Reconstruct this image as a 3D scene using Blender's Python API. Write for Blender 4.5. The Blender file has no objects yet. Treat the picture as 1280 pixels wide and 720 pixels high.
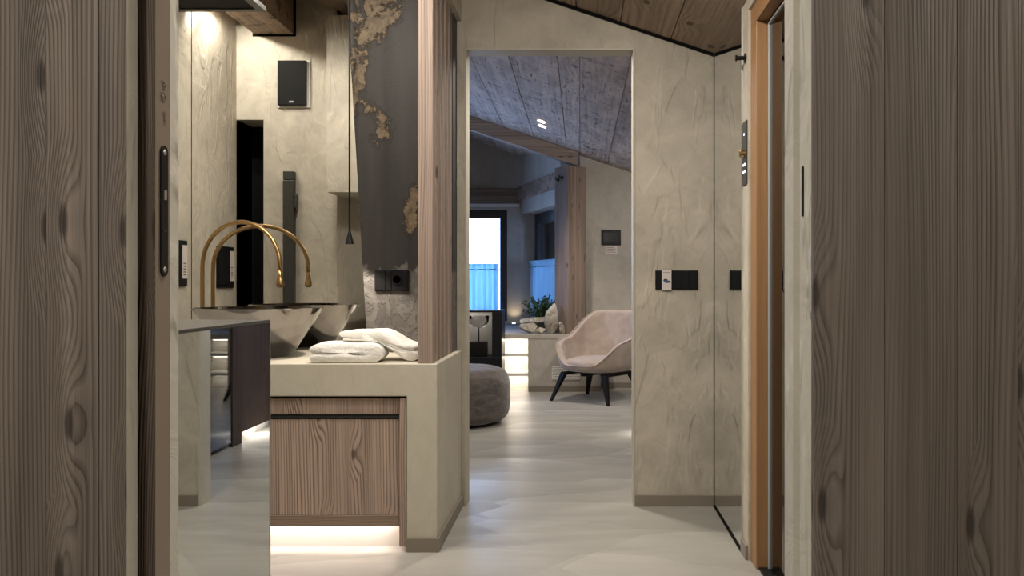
import bpy, bmesh, math, random
from mathutils import Vector, Matrix, noise
random.seed(7)
S = bpy.context.scene
COL = S.collection
PI = math.pi

# ------------------------------------------------------------------ camera
F = 1100.0                       # focal length in pixels of the 1280x720 frame
CAMZ = 1.15
VX, VY = 725.0, 355.0            # principal point
cam = bpy.data.cameras.new('camera')
cam.sensor_fit = 'HORIZONTAL'; cam.sensor_width = 36.0
cam.lens = F / 1280 * 36.0
cam.shift_x = -(VX - 640) / 1280
cam.shift_y = -(360 - VY) / 1280
cam.clip_start = 0.05; cam.clip_end = 200
camo = bpy.data.objects.new('camera', cam); COL.objects.link(camo)
camo.location = (0, 0, CAMZ); camo.rotation_euler = (PI / 2, 0, 0)
S.camera = camo

# ------------------------------------------------------------------ world / view
w = bpy.data.worlds.new('dusk_sky'); S.world = w; w.use_nodes = True
bg = w.node_tree.nodes['Background']
bg.inputs[0].default_value = (0.38, 0.57, 1.0, 1); bg.inputs[1].default_value = 9.0
S.view_settings.view_transform = 'Standard'
S.view_settings.look = 'None'
S.view_settings.gamma = 1.0
S.view_settings.use_curve_mapping = False
S.view_settings.exposure = 0.12
S.cycles.use_denoising = True
S.cycles.max_bounces = 10
S.cycles.diffuse_bounces = 5
S.cycles.glossy_bounces = 6
S.cycles.transparent_max_bounces = 12
S.cycles.caustics_reflective = False
S.cycles.caustics_refractive = False
S.cycles.sample_clamp_indirect = 6.0


def at(px, py, D):
    """a pixel of the photograph at a known distance -> a point in metres"""
    return ((px - VX) / F * D, D, CAMZ + (VY - py) / F * D)


def roof(x):
    return 2.34 + 0.335 * (0.70 - x)


# ------------------------------------------------------------------ node helpers
def mat_new(name):
    m = bpy.data.materials.new(name); m.use_nodes = True
    nt = m.node_tree
    b = nt.nodes['Principled BSDF']
    return m, nt, b


def N(nt, typ, **kw):
    n = nt.nodes.new(typ)
    for k, v in kw.items():
        setattr(n, k, v)
    return n


def math_n(nt, op, a, b=None, c=None, clamp=False):
    n = N(nt, 'ShaderNodeMath', operation=op); n.use_clamp = clamp
    for i, v in enumerate((a, b, c)):
        if v is None:
            continue
        if isinstance(v, (int, float)):
            n.inputs[i].default_value = v
        else:
            nt.links.new(v, n.inputs[i])
    return n.outputs[0]


def maprange(nt, v, a, b, c=0.0, d=1.0, smooth=False):
    n = N(nt, 'ShaderNodeMapRange')
    if smooth:
        n.interpolation_type = 'SMOOTHSTEP'
    nt.links.new(v, n.inputs[0])
    for i, q in enumerate((a, b, c, d)):
        n.inputs[i + 1].default_value = q
    return n.outputs[0]


def mixc(nt, fac, a, b, blend='MIX'):
    n = N(nt, 'ShaderNodeMix', data_type='RGBA', blend_type=blend)
    if isinstance(fac, (int, float)):
        n.inputs[0].default_value = fac
    else:
        nt.links.new(fac, n.inputs[0])
    for i, v in ((6, a), (7, b)):
        if isinstance(v, tuple):
            n.inputs[i].default_value = (*v, 1)
        else:
            nt.links.new(v, n.inputs[i])
    return n.outputs[2]


def noise_t(nt, vec, scale, detail=3.0, rough=0.55, dist=0.0):
    n = N(nt, 'ShaderNodeTexNoise')
    nt.links.new(vec, n.inputs['Vector'])
    n.inputs['Scale'].default_value = scale
    n.inputs['Detail'].default_value = detail
    n.inputs['Roughness'].default_value = rough
    n.inputs['Distortion'].default_value = dist
    return n


def mapping(nt, vec, scale=(1, 1, 1), loc=(0, 0, 0), rot=(0, 0, 0)):
    n = N(nt, 'ShaderNodeMapping')
    nt.links.new(vec, n.inputs[0])
    n.inputs[1].default_value = loc
    n.inputs[2].default_value = rot
    n.inputs[3].default_value = scale
    return n.outputs[0]


def bump(nt, b, h, strength, dist=0.01):
    n = N(nt, 'ShaderNodeBump')
    n.inputs['Strength'].default_value = strength
    n.inputs['Distance'].default_value = dist
    nt.links.new(h, n.inputs['Height'])
    nt.links.new(n.outputs[0], b.inputs['Normal'])


def plain(name, col, rough=0.6, metal=0.0, spec=None, emit=None, estr=0.0):
    m, nt, b = mat_new(name)
    b.inputs['Base Color'].default_value = (*col, 1)
    b.inputs['Roughness'].default_value = rough
    b.inputs['Metallic'].default_value = metal
    if spec is not None:
        b.inputs['Specular IOR Level'].default_value = spec
    if emit:
        b.inputs['Emission Color'].default_value = (*emit, 1)
        b.inputs['Emission Strength'].default_value = estr
    return m


def wood(name, dark, light, along='Z', freq=120.0, knots=1.0, bmp=0.5, rough=0.7, tone=0.35, fiber=0.5, knot_scale=(9.0, 2.6)):
    """aged softwood: grain bands that bend around knots, fine fibres, tone shifts"""
    m, nt, b = mat_new(name)
    tc = N(nt, 'ShaderNodeTexCoord')
    oi = N(nt, 'ShaderNodeObjectInfo')
    off = N(nt, 'ShaderNodeVectorMath', operation='SCALE')
    off.inputs[0].default_value = (13.7, 7.3, 31.1)
    nt.links.new(oi.outputs['Random'], off.inputs['Scale'])
    add = N(nt, 'ShaderNodeVectorMath', operation='ADD')
    nt.links.new(tc.outputs['Object'], add.inputs[0]); nt.links.new(off.outputs[0], add.inputs[1])
    sp = N(nt, 'ShaderNodeSeparateXYZ'); nt.links.new(add.outputs[0], sp.inputs[0])
    ax = 'XYZ'.index(along)
    o = [i for i in range(3) if i != ax]
    u = math_n(nt, 'ADD', sp.outputs[o[0]], sp.outputs[o[1]])
    v = sp.outputs[ax]

    def uv(su, sv):
        c = N(nt, 'ShaderNodeCombineXYZ')
        nt.links.new(math_n(nt, 'MULTIPLY', u, su), c.inputs[0])
        nt.links.new(math_n(nt, 'MULTIPLY', v, sv), c.inputs[1])
        return c.outputs[0]
    vo = N(nt, 'ShaderNodeTexVoronoi', voronoi_dimensions='2D')
    nt.links.new(uv(knot_scale[0], knot_scale[1]), vo.inputs['Vector']); vo.inputs['Scale'].default_value = 1.0
    sc = N(nt, 'ShaderNodeSeparateColor'); nt.links.new(vo.outputs['Color'], sc.inputs[0])
    has = math_n(nt, 'LESS_THAN', sc.outputs[0], 0.30 * knots)
    d = vo.outputs['Distance']
    k = math_n(nt, 'MULTIPLY', maprange(nt, d, 0.0, 0.42, 1.0, 0.0, True), has)
    warp = noise_t(nt, uv(4.0, 0.45), 1.0, 2.0)
    warp2 = noise_t(nt, uv(22, 0.5), 1.0, 1.0)
    ph = math_n(nt, 'ADD', math_n(nt, 'MULTIPLY', u, freq), math_n(nt, 'MULTIPLY', warp.outputs[0], freq * 0.11))
    ph = math_n(nt, 'ADD', ph, math_n(nt, 'MULTIPLY', warp2.outputs[0], freq * 0.022))
    ph = math_n(nt, 'ADD', ph, math_n(nt, 'MULTIPLY', k, freq * 0.026))
    rings = math_n(nt, 'FRACT', ph)
    rings = maprange(nt, rings, 0.0, 0.85, 0.0, 1.0)
    tri = math_n(nt, 'PINGPONG', ph, 0.5)
    tri = math_n(nt, 'MULTIPLY', tri, 2.0)
    ring = math_n(nt, 'ADD', math_n(nt, 'MULTIPLY', rings, 0.55), math_n(nt, 'MULTIPLY', tri, 0.45))
    msk = maprange(nt, noise_t(nt, uv(11, 0.35), 1.0, 2.0).outputs[0], 0.35, 0.62, 0.15, 1.0, True)
    ring = math_n(nt, 'ADD', math_n(nt, 'MULTIPLY', ring, msk), math_n(nt, 'MULTIPLY', math_n(nt, 'SUBTRACT', 1.0, msk), 0.62))
    fib = noise_t(nt, uv(170, 3.0), 1.0, 3.0, 0.65)
    fib2 = noise_t(nt, uv(45, 0.9), 1.0, 3.0, 0.6)
    tn = noise_t(nt, uv(16, 0.35), 1.0, 3.0, 0.65)
    g = math_n(nt, 'ADD', math_n(nt, 'MULTIPLY', ring, 1 - fiber),
               math_n(nt, 'MULTIPLY', maprange(nt, math_n(nt, 'ADD', math_n(nt, 'MULTIPLY', fib.outputs[0], 0.5), math_n(nt, 'MULTIPLY', fib2.outputs[0], 0.5)), 0.3, 0.7), fiber))
    col = mixc(nt, g, dark, light)
    t = maprange(nt, tn.outputs[0], 0.3, 0.7, 1 - tone, 1 + tone * 0.6)
    t = math_n(nt, 'MULTIPLY', t, maprange(nt, oi.outputs['Random'], 0, 1, 0.86, 1.12))
    tcol = N(nt, 'ShaderNodeCombineColor')
    for i in range(3):
        nt.links.new(t, tcol.inputs[i])
    col = mixc(nt, 1.0, col, tcol.outputs[0], 'MULTIPLY')
    core = math_n(nt, 'MULTIPLY', maprange(nt, d, 0.035, 0.10, 1.0, 0.0, True), has)
    col = mixc(nt, math_n(nt, 'MULTIPLY', core, 0.75), col, tuple(c * 0.35 for c in dark))
    nt.links.new(col, b.inputs['Base Color'])
    b.inputs['Roughness'].default_value = rough
    h = math_n(nt, 'SUBTRACT', g, math_n(nt, 'MULTIPLY', core, 0.8))
    bump(nt, b, h, bmp, 0.006)
    return m


def sawn(name, dark, light, along='Y'):
    """hewn old boards with cross saw-marks, cracks and a light bloom"""
    m = wood(name, dark, light, along, 34, 0.9, 0.5, 0.72, 0.35, 0.5, (5, 1.6))
    nt = m.node_tree; b = nt.nodes['Principled BSDF']
    tc = N(nt, 'ShaderNodeTexCoord')
    mp = mapping(nt, tc.outputs['Object'], (9, 11, 9) if along == 'Y' else (9, 9, 11), rot=(0, 0, 0.55))
    n1 = noise_t(nt, mp, 1.0, 4.0, 0.7, 0.4)
    cr = maprange(nt, n1.outputs[0], 0.575, 0.64, 0.0, 1.0, True)
    mp2 = mapping(nt, tc.outputs['Object'], (26, 2.6, 26) if along == 'Y' else (26, 26, 2.6), loc=(3, 1, 7), rot=(0, 0, 0.12))
    n2 = noise_t(nt, mp2, 1.0, 5.0, 0.75, 0.8)
    cr2 = maprange(nt, n2.outputs[0], 0.61, 0.67, 0.0, 1.0, True)
    c = math_n(nt, 'MAXIMUM', math_n(nt, 'MULTIPLY', cr, 0.75), cr2)
    src = b.inputs['Base Color'].links[0].from_socket
    bl = noise_t(nt, mapping(nt, tc.outputs['Object'], (7, 2.2, 7)), 1.0, 4, 0.65)
    src = mixc(nt, maprange(nt, bl.outputs[0], 0.42, 0.66, 0.0, 0.55, True), src, tuple(min(1, q * 1.25) for q in light))
    col = mixc(nt, math_n(nt, 'MULTIPLY', c, 0.8), src, tuple(q * 0.4 for q in dark))
    nt.links.new(col, b.inputs['Base Color'])
    nb = N(nt, 'ShaderNodeBump'); nb.inputs['Strength'].default_value = 0.9; nb.inputs['Distance'].default_value = 0.008
    nt.links.new(math_n(nt, 'SUBTRACT', 1.0, c), nb.inputs['Height'])
    nt.links.new(b.inputs['Normal'].links[0].from_socket, nb.inputs['Normal'])
    nt.links.new(nb.outputs[0], b.inputs['Normal'])
    return m


def plaster(name, col, contrast=0.16, bmp=0.35, rough=0.62, marks=0.5):
    m, nt, b = mat_new(name)
    geo = N(nt, 'ShaderNodeNewGeometry')
    p = geo.outputs['Position']
    big = noise_t(nt, p, 1.7, 4.0, 0.6, 0.8)
    mid = noise_t(nt, p, 7.0, 4.0, 0.62, 1.2)
    # trowel strokes: sheared noise, thin ridges where it crosses the mean
    mp = mapping(nt, p, (4.6, 4.6, 1.5), rot=(0.35, 0.45, 0.2))
    st = noise_t(nt, mp, 1.3, 3.0, 0.55, 0.9)
    ridge = math_n(nt, 'ABSOLUTE', math_n(nt, 'SUBTRACT', st.outputs[0], 0.5))
    line = maprange(nt, ridge, 0.0, 0.011, 1.0, 0.0, True)
    gate = noise_t(nt, p, 2.6, 1.0)
    line = math_n(nt, 'MULTIPLY', line, maprange(nt, gate.outputs[0], 0.50, 0.66, 0, 1, True))
    f = math_n(nt, 'ADD', math_n(nt, 'MULTIPLY', big.outputs[0], 0.6), math_n(nt, 'MULTIPLY', mid.outputs[0], 0.4))
    f = maprange(nt, f, 0.34, 0.66)
    lo = tuple(c * (1 - contrast) for c in col); hi = tuple(min(1, c * (1 + contrast * 0.8)) for c in col)
    c = mixc(nt, f, lo, hi)
    c = mixc(nt, math_n(nt, 'MULTIPLY', line, 0.30 * marks), c, tuple(q * 0.55 for q in col))
    nt.links.new(c, b.inputs['Base Color'])
    b.inputs['Roughness'].default_value = rough
    fine = noise_t(nt, p, 60, 3)
    step = maprange(nt, st.outputs[0], 0.46, 0.54, 0, 1, True)
    h = math_n(nt, 'ADD', math_n(nt, 'MULTIPLY', step, 0.6 * marks), math_n(nt, 'MULTIPLY', mid.outputs[0], 0.5))
    h = math_n(nt, 'ADD', h, math_n(nt, 'MULTIPLY', fine.outputs[0], 0.07))
    bump(nt, b, h, bmp, 0.012)
    return m


def concrete_floor(name):
    m, nt, b = mat_new(name)
    geo = N(nt, 'ShaderNodeNewGeometry'); p = geo.outputs['Position']
    wv = noise_t(nt, p, 1.3, 3, 0.6)
    mp = N(nt, 'ShaderNodeVectorMath', operation='ADD'); nt.links.new(p, mp.inputs[0])
    s = N(nt, 'ShaderNodeVectorMath', operation='SCALE'); nt.links.new(wv.outputs['Color'], s.inputs[0]); s.inputs['Scale'].default_value = 0.09
    nt.links.new(s.outputs[0], mp.inputs[1])

    def strokes(scale, rot, loc):
        v = N(nt, 'ShaderNodeTexVoronoi', voronoi_dimensions='2D', distance='CHEBYCHEV')
        q = mapping(nt, mp.outputs[0], scale, loc, (0, 0, rot))
        nt.links.new(q, v.inputs['Vector']); v.inputs['Scale'].default_value = 1.0
        sc = N(nt, 'ShaderNodeSeparateColor'); nt.links.new(v.outputs['Color'], sc.inputs[0])
        df = N(nt, 'ShaderNodeVectorMath', operation='SUBTRACT'); nt.links.new(q, df.inputs[0]); nt.links.new(v.outputs['Position'], df.inputs[1])
        sp = N(nt, 'ShaderNodeSeparateXYZ'); nt.links.new(df.outputs[0], sp.inputs[0])
        g = math_n(nt, 'MULTIPLY', maprange(nt, sp.outputs[1], -0.6, 0.6), maprange(nt, sp.outputs[0], 0.7, -0.5))
        return math_n(nt, 'ADD', math_n(nt, 'MULTIPLY', sc.outputs[0], 0.35), math_n(nt, 'MULTIPLY', g, 0.85))
    sa = strokes((1.15, 2.9, 1), 0.28, (0.3, 0.7, 0)); sb = strokes((0.9, 1.7, 1), -0.45, (4.1, 2.2, 0))
    st = noise_t(nt, mapping(nt, mp.outputs[0], (2.2, 7.5, 1), rot=(0, 0, 0.35)), 1.0, 5, 0.6, 0.4)
    f = math_n(nt, 'ADD', math_n(nt, 'MULTIPLY', sa, 0.42), math_n(nt, 'MULTIPLY', sb, 0.34))
    f = math_n(nt, 'ADD', f, math_n(nt, 'MULTIPLY', st.outputs[0], 0.55))
    c = mixc(nt, maprange(nt, f, 0.3, 0.95), (0.265, 0.253, 0.230), (0.43, 0.415, 0.38))
    nt.links.new(c, b.inputs['Base Color'])
    nt.links.new(maprange(nt, f, 0.2, 0.95, 0.46, 0.30), b.inputs['Roughness'])
    b.inputs['Specular IOR Level'].default_value = 0.4
    bump(nt, b, st.outputs[0], 0.08, 0.01)
    return m


M = {}
M['plaster'] = plaster('plaster_clay', (0.475, 0.430, 0.355), 0.22, 0.72)
M['plaster_rough'] = plaster('plaster_rough', (0.585, 0.565, 0.50), 0.12, 0.9, 0.8, 0.8)
M['plaster_room'] = plaster('plaster_room', (0.42, 0.39, 0.345), 0.16, 0.4)
M['plaster_counter'] = plaster('plaster_counter', (0.50, 0.465, 0.385), 0.10, 0.25, 0.5, 0.5)
M['floor'] = concrete_floor('trowelled_floor')
M['wood_clad'] = wood('wood_cladding', (0.046, 0.035, 0.029), (0.300, 0.252, 0.218), 'Z', 170, 2.0, 0.5, 0.55, 0.40, 0.42, (12, 3.0))
M['wood_leaf'] = wood('wood_door_leaf', (0.022, 0.016, 0.012), (0.17, 0.13, 0.10), 'Z', 330, 0.5, 0.8, 0.6, 0.25, 0.3, (20, 3))
M['wood_slat'] = wood('wood_slat', (0.080, 0.050, 0.037), (0.40, 0.312, 0.262), 'Z', 80, 1.0, 0.6, 0.7, 0.3, 0.3)
M['wood_drawer'] = wood('wood_drawer', (0.115, 0.066, 0.045), (0.60, 0.465, 0.385), 'Z', 78, 1.4, 0.7, 0.7, 0.25, 0.25, (7.5, 3.0))
M['wood_rail'] = wood('wood_rail', (0.14, 0.088, 0.06), (0.38, 0.28, 0.215), 'X', 110, 0.4, 0.5, 0.7, 0.2, 0.5)
M['wood_ceiling'] = wood('wood_ceiling', (0.085, 0.058, 0.040), (0.46, 0.35, 0.265), 'Y', 48, 1.6, 0.8, 0.7, 0.4, 0.4, (6, 2.4))
M['wood_ceiling_room'] = sawn('wood_ceiling_room', (0.24, 0.20, 0.175), (0.58, 0.50, 0.45), 'Y')
M['wood_beam_x'] = wood('wood_beam_x', (0.10, 0.065, 0.045), (0.38, 0.285, 0.215), 'X', 28, 0.8, 0.7, 0.7, 0.4)
M['wood_beam_y'] = sawn('wood_beam_y', (0.12, 0.075, 0.05), (0.33, 0.235, 0.17), 'Y')
M['wood_post'] = wood('wood_post', (0.075, 0.05, 0.038), (0.30, 0.225, 0.185), 'Z', 26, 2.0, 0.8, 0.7, 0.4)
M['oak'] = wood('oak_frame', (0.215, 0.110, 0.046), (0.35, 0.195, 0.092), 'Z', 160, 0.0, 0.12, 0.5, 0.12, 0.7)
M['oak_y'] = wood('oak_rail', (0.215, 0.110, 0.046), (0.35, 0.195, 0.092), 'Y', 160, 0.0, 0.12, 0.5, 0.12, 0.7)
M['sauna_wood'] = wood('sauna_wood', (0.10, 0.045, 0.02), (0.22, 0.11, 0.05), 'Z', 60, 0.4, 0.2)
M['cab_wood'] = wood('cabinet_wood', (0.035, 0.022, 0.016), (0.14, 0.095, 0.07), 'Z', 60, 0.9, 0.3)
M['cab_wood'].node_tree.nodes['Principled BSDF'].inputs['Specular IOR Level'].default_value = 0.15
M['taupe'] = plain('taupe_metal', (0.215, 0.185, 0.15), 0.45)
M['leaf_edge'] = plain('taupe_lacquer', (0.25, 0.20, 0.16), 0.42)
M['black'] = plain('black_plastic', (0.010, 0.010, 0.011), 0.38, 0.0, 0.15)
M['black_matt'] = plain('black_matt', (0.006, 0.006, 0.006), 0.8, 0.0, 0.15)
M['black_gap'] = plain('black_joint', (0.004, 0.004, 0.004), 0.9, 0.0, 0.15)
M['black_wood'] = plain('black_stain', (0.008, 0.007, 0.007), 0.4, 0.0, 0.15)
M['window_black'] = plain('window_frame_black', (0.018, 0.02, 0.024), 0.4)
M['dark_metal'] = plain('gunmetal', (0.060, 0.060, 0.055), 0.42, 0.6)
M['handle'] = plain('dark_anodised', (0.05, 0.055, 0.055), 0.35, 0.7)
M['profile_grey'] = plain('grey_profile', (0.42, 0.45, 0.46), 0.4)
M['taupe_steel'] = plain('grey_steel', (0.13, 0.128, 0.122), 0.35, 0.8)
M['steel'] = plain('brushed_steel', (0.55, 0.55, 0.54), 0.3, 1.0)
M['basin'] = plain('smoked_polished_steel', (0.27, 0.255, 0.25), 0.07, 1.0)
M['brass'] = plain('brushed_bronze', (0.42, 0.27, 0.12), 0.30, 1.0)
M['mirror'] = plain('mirror_silver', (0.86, 0.87, 0.85), 0.0, 1.0)
M['mirror_grey'] = plain('mirror_grey', (0.66, 0.68, 0.67), 0.0, 1.0)
M['paper'] = plain('paper_white', (0.62, 0.56, 0.53), 0.7)
M['ink'] = plain('printed_grey', (0.16, 0.14, 0.15), 0.8)
M['ink_blue'] = plain('printed_blue', (0.045, 0.10, 0.22), 0.7)
M['ink_dark'] = plain('printed_navy', (0.02, 0.03, 0.055), 0.7)
M['white'] = plain('white_lacquer', (0.72, 0.70, 0.66), 0.4)
M['led'] = plain('led_lens', (0.9, 0.9, 0.9), 0.4, emit=(1.0, 0.90, 0.78), estr=9)
M['led_cool'] = plain('led_icon', (0.1, 0.1, 0.1), 0.4, emit=(0.75, 0.88, 1.0), estr=3)
M['screen'] = plain('tablet_screen', (0.022, 0.025, 0.032), 0.12)
M['stone_wall'] = plaster('outside_stone', (0.07, 0.068, 0.066), 0.4, 0.9)
M['leafg'] = plain('leaf_green', (0.022, 0.055, 0.020), 0.45)
M['stem'] = plain('stem_green', (0.04, 0.05, 0.02), 0.7)


def fabric(name, col, col2, scale, bmp, sheen=0.4, aniso=(1, 1, 1)):
    m, nt, b = mat_new(name)
    tc = N(nt, 'ShaderNodeTexCoord')
    n1 = noise_t(nt, mapping(nt, tc.outputs['Object'], aniso), scale, 4, 0.6, 0.5)
    n2 = noise_t(nt, tc.outputs['Object'], 260, 2)
    c = mixc(nt, maprange(nt, n1.outputs[0], 0.35, 0.65), col, col2)
    nt.links.new(c, b.inputs['Base Color'])
    b.inputs['Roughness'].default_value = 0.9
    b.inputs['Sheen Weight'].default_value = sheen
    b.inputs['Sheen Roughness'].default_value = 0.4
    h = math_n(nt, 'ADD', n1.outputs[0], math_n(nt, 'MULTIPLY', n2.outputs[0], 0.25))
    bump(nt, b, h, bmp, 0.01)
    return m


M['velvet'] = fabric('blush_velvet', (0.335, 0.268, 0.228), (0.425, 0.345, 0.295), 9, 0.15, 0.5)
M['velvet_dark'] = fabric('taupe_velvet', (0.060, 0.049, 0.045), (0.125, 0.103, 0.095), 9, 0.8, 0.5, (1, 1, 3))
M['terry'] = fabric('white_terry', (0.80, 0.78, 0.74), (0.86, 0.84, 0.80), 40, 0.6, 0.2)


def glass_mat(name, tint, refl, trans):
    m = bpy.data.materials.new(name); m.use_nodes = True
    nt = m.node_tree; nt.nodes.clear()
    out = N(nt, 'ShaderNodeOutputMaterial')
    t = N(nt, 'ShaderNodeBsdfTransparent'); t.inputs[0].default_value = (*tint, 1)
    g = N(nt, 'ShaderNodeBsdfGlossy'); g.inputs[0].default_value = (1, 1, 1, 1); g.inputs[1].default_value = 0.0
    lw = N(nt, 'ShaderNodeLayerWeight'); lw.inputs[0].default_value = refl
    mx = N(nt, 'ShaderNodeMixShader')
    nt.links.new(lw.outputs['Fresnel'], mx.inputs[0]); nt.links.new(t.outputs[0], mx.inputs[1]); nt.links.new(g.outputs[0], mx.inputs[2])
    nt.links.new(mx.outputs[0], out.inputs[0])
    return m


M['glass'] = glass_mat('window_glass', (0.93, 0.95, 0.96), 0.25, 1)
M['glass_bronze'] = glass_mat('bronze_glass', (0.30, 0.21, 0.15), 0.30, 1)
M['glass_smoke'] = glass_mat('smoke_glass', (0.8, 0.8, 0.8), 0.12, 1)
M['glass_black'] = plain('black_glass', (0.012, 0.013, 0.016), 0.02, 0.0, 0.6)


def curtain_mat():
    m = bpy.data.materials.new('sheer_curtain'); m.use_nodes = True
    nt = m.node_tree; nt.nodes.clear()
    out = N(nt, 'ShaderNodeOutputMaterial')
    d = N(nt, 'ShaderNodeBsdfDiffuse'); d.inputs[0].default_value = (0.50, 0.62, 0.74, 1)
    t = N(nt, 'ShaderNodeBsdfTranslucent')
    tc = N(nt, 'ShaderNodeTexCoord')
    n = noise_t(nt, mapping(nt, tc.outputs['Object'], (60, 60, 6)), 1.0, 3)
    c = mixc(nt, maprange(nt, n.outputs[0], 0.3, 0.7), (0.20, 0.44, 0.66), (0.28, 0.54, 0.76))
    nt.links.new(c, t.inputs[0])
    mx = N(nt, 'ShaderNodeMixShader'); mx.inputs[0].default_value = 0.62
    nt.links.new(d.outputs[0], mx.inputs[1]); nt.links.new(t.outputs[0], mx.inputs[2]); nt.links.new(mx.outputs[0], out.inputs[0])
    return m


M['curtain'] = curtain_mat()


def slab_mat():
    """weathered iron/stone skin: near black, tan rust islands up the left side, flaking grey foot painted paler as lit by the pendant"""
    m, nt, b = mat_new('weathered_slab')
    geo = N(nt, 'ShaderNodeNewGeometry'); p = geo.outputs['Position']
    sp = N(nt, 'ShaderNodeSeparateXYZ'); nt.links.new(p, sp.inputs[0])
    n = noise_t(nt, p, 6.5, 8, 0.72, 0.9)
    n2 = noise_t(nt, p, 24, 6, 0.75, 0.6)
    base = mixc(nt, maprange(nt, noise_t(nt, mapping(nt, p, (6, 6, 0.8)), 1.0, 4).outputs[0], 0.3, 0.7), (0.022, 0.020, 0.019), (0.046, 0.042, 0.039))

    def island(cx, cz, rx, rz):
        a = math_n(nt, 'DIVIDE', math_n(nt, 'SUBTRACT', sp.outputs[0], cx), rx)
        c = math_n(nt, 'DIVIDE', math_n(nt, 'SUBTRACT', sp.outputs[2], cz), rz)
        r = math_n(nt, 'SQRT', math_n(nt, 'ADD', math_n(nt, 'MULTIPLY', a, a), math_n(nt, 'MULTIPLY', c, c)))
        return maprange(nt, r, 0.35, 1.15, 1.0, 0.0)
    isl = island(-1.04, 2.52, 0.22, 0.30)
    for a in ((-1.11, 2.20, 0.10, 0.28), (-1.00, 1.95, 0.08, 0.14), (-1.05, 2.03, 0.07, 0.10), (-0.85, 1.48, 0.05, 0.17), (-0.83, 1.60, 0.045, 0.06)):
        isl = math_n(nt, 'MAXIMUM', isl, island(*a))
    sol = math_n(nt, 'ADD', math_n(nt, 'MULTIPLY', isl, 0.22), math_n(nt, 'MULTIPLY', n.outputs[0], 0.75))
    sol = math_n(nt, 'ADD', sol, math_n(nt, 'MULTIPLY', n2.outputs[0], 0.30))
    tan = maprange(nt, sol, 0.705, 0.745, 0, 1, True)
    rim = math_n(nt, 'SUBTRACT', maprange(nt, sol, 0.63, 0.69, 0, 1, True), tan, clamp=True)
    rust = mixc(nt, maprange(nt, n2.outputs[0], 0.3, 0.68), (0.035, 0.023, 0.015), (0.235, 0.17, 0.10))
    c = mixc(nt, math_n(nt, 'MULTIPLY', rim, 0.6), base, (0.012, 0.010, 0.009))
    c = mixc(nt, math_n(nt, 'MULTIPLY', tan, 0.85), c, rust)
    zz = math_n(nt, 'ADD', sp.outputs[2], math_n(nt, 'MULTIPLY', math_n(nt, 'SUBTRACT', n.outputs[0], 0.5), 0.35))
    low = maprange(nt, zz, 1.235, 1.215, 0, 1, True)
    fl = noise_t(nt, p, 9, 4, 0.6, 2.0)
    ed = maprange(nt, math_n(nt, 'ABSOLUTE', math_n(nt, 'SUBTRACT', fl.outputs[0], 0.5)), 0.0, 0.03, 1, 0, True)
    foot = mixc(nt, maprange(nt, fl.outputs[0], 0.35, 0.65), (0.085, 0.080, 0.078), (0.15, 0.14, 0.13))  # flaked grey, with the pendant's light on the lower slab painted in
    foot = mixc(nt, math_n(nt, 'MULTIPLY', ed, 0.45), foot, (0.03, 0.03, 0.03))
    c = mixc(nt, low, c, foot)
    nt.links.new(c, b.inputs['Base Color'])
    b.inputs['Roughness'].default_value = 0.55; b.inputs['Specular IOR Level'].default_value = 0.3
    h = math_n(nt, 'ADD', math_n(nt, 'MULTIPLY', tan, 0.6), math_n(nt, 'MULTIPLY', math_n(nt, 'MULTIPLY', maprange(nt, fl.outputs[0], 0.48, 0.52), low), 0.6))
    h = math_n(nt, 'ADD', h, math_n(nt, 'MULTIPLY', n2.outputs[0], 0.3))
    bump(nt, b, h, 0.5, 0.008)
    return m


M['slab'] = slab_mat()


def quartz_mat():
    m, nt, b = mat_new('quartz_rock')
    tc = N(nt, 'ShaderNodeTexCoord')
    n = noise_t(nt, tc.outputs['Object'], 12, 6, 0.7, 1.0)
    c = mixc(nt, maprange(nt, n.outputs[0], 0.3, 0.62), (0.10, 0.085, 0.065), (0.60, 0.55, 0.46))
    nt.links.new(c, b.inputs['Base Color']); b.inputs['Roughness'].default_value = 0.7
    bump(nt, b, n.outputs[0], 0.8, 0.02)
    return m


M['quartz'] = quartz_mat()


def mesh_mat():
    m, nt, b = mat_new('black_mesh')
    tc = N(nt, 'ShaderNodeTexCoord')
    v = N(nt, 'ShaderNodeTexVoronoi'); nt.links.new(tc.outputs['Object'], v.inputs['Vector']); v.inputs['Scale'].default_value = 260
    c = mixc(nt, maprange(nt, v.outputs['Distance'], 0.3, 0.45), (0.016, 0.016, 0.016), (0.006, 0.006, 0.006))
    nt.links.new(c, b.inputs['Base Color']); b.inputs['Roughness'].default_value = 0.7; b.inputs['Specular IOR Level'].default_value = 0.15
    return m


M['mesh'] = mesh_mat()


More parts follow.
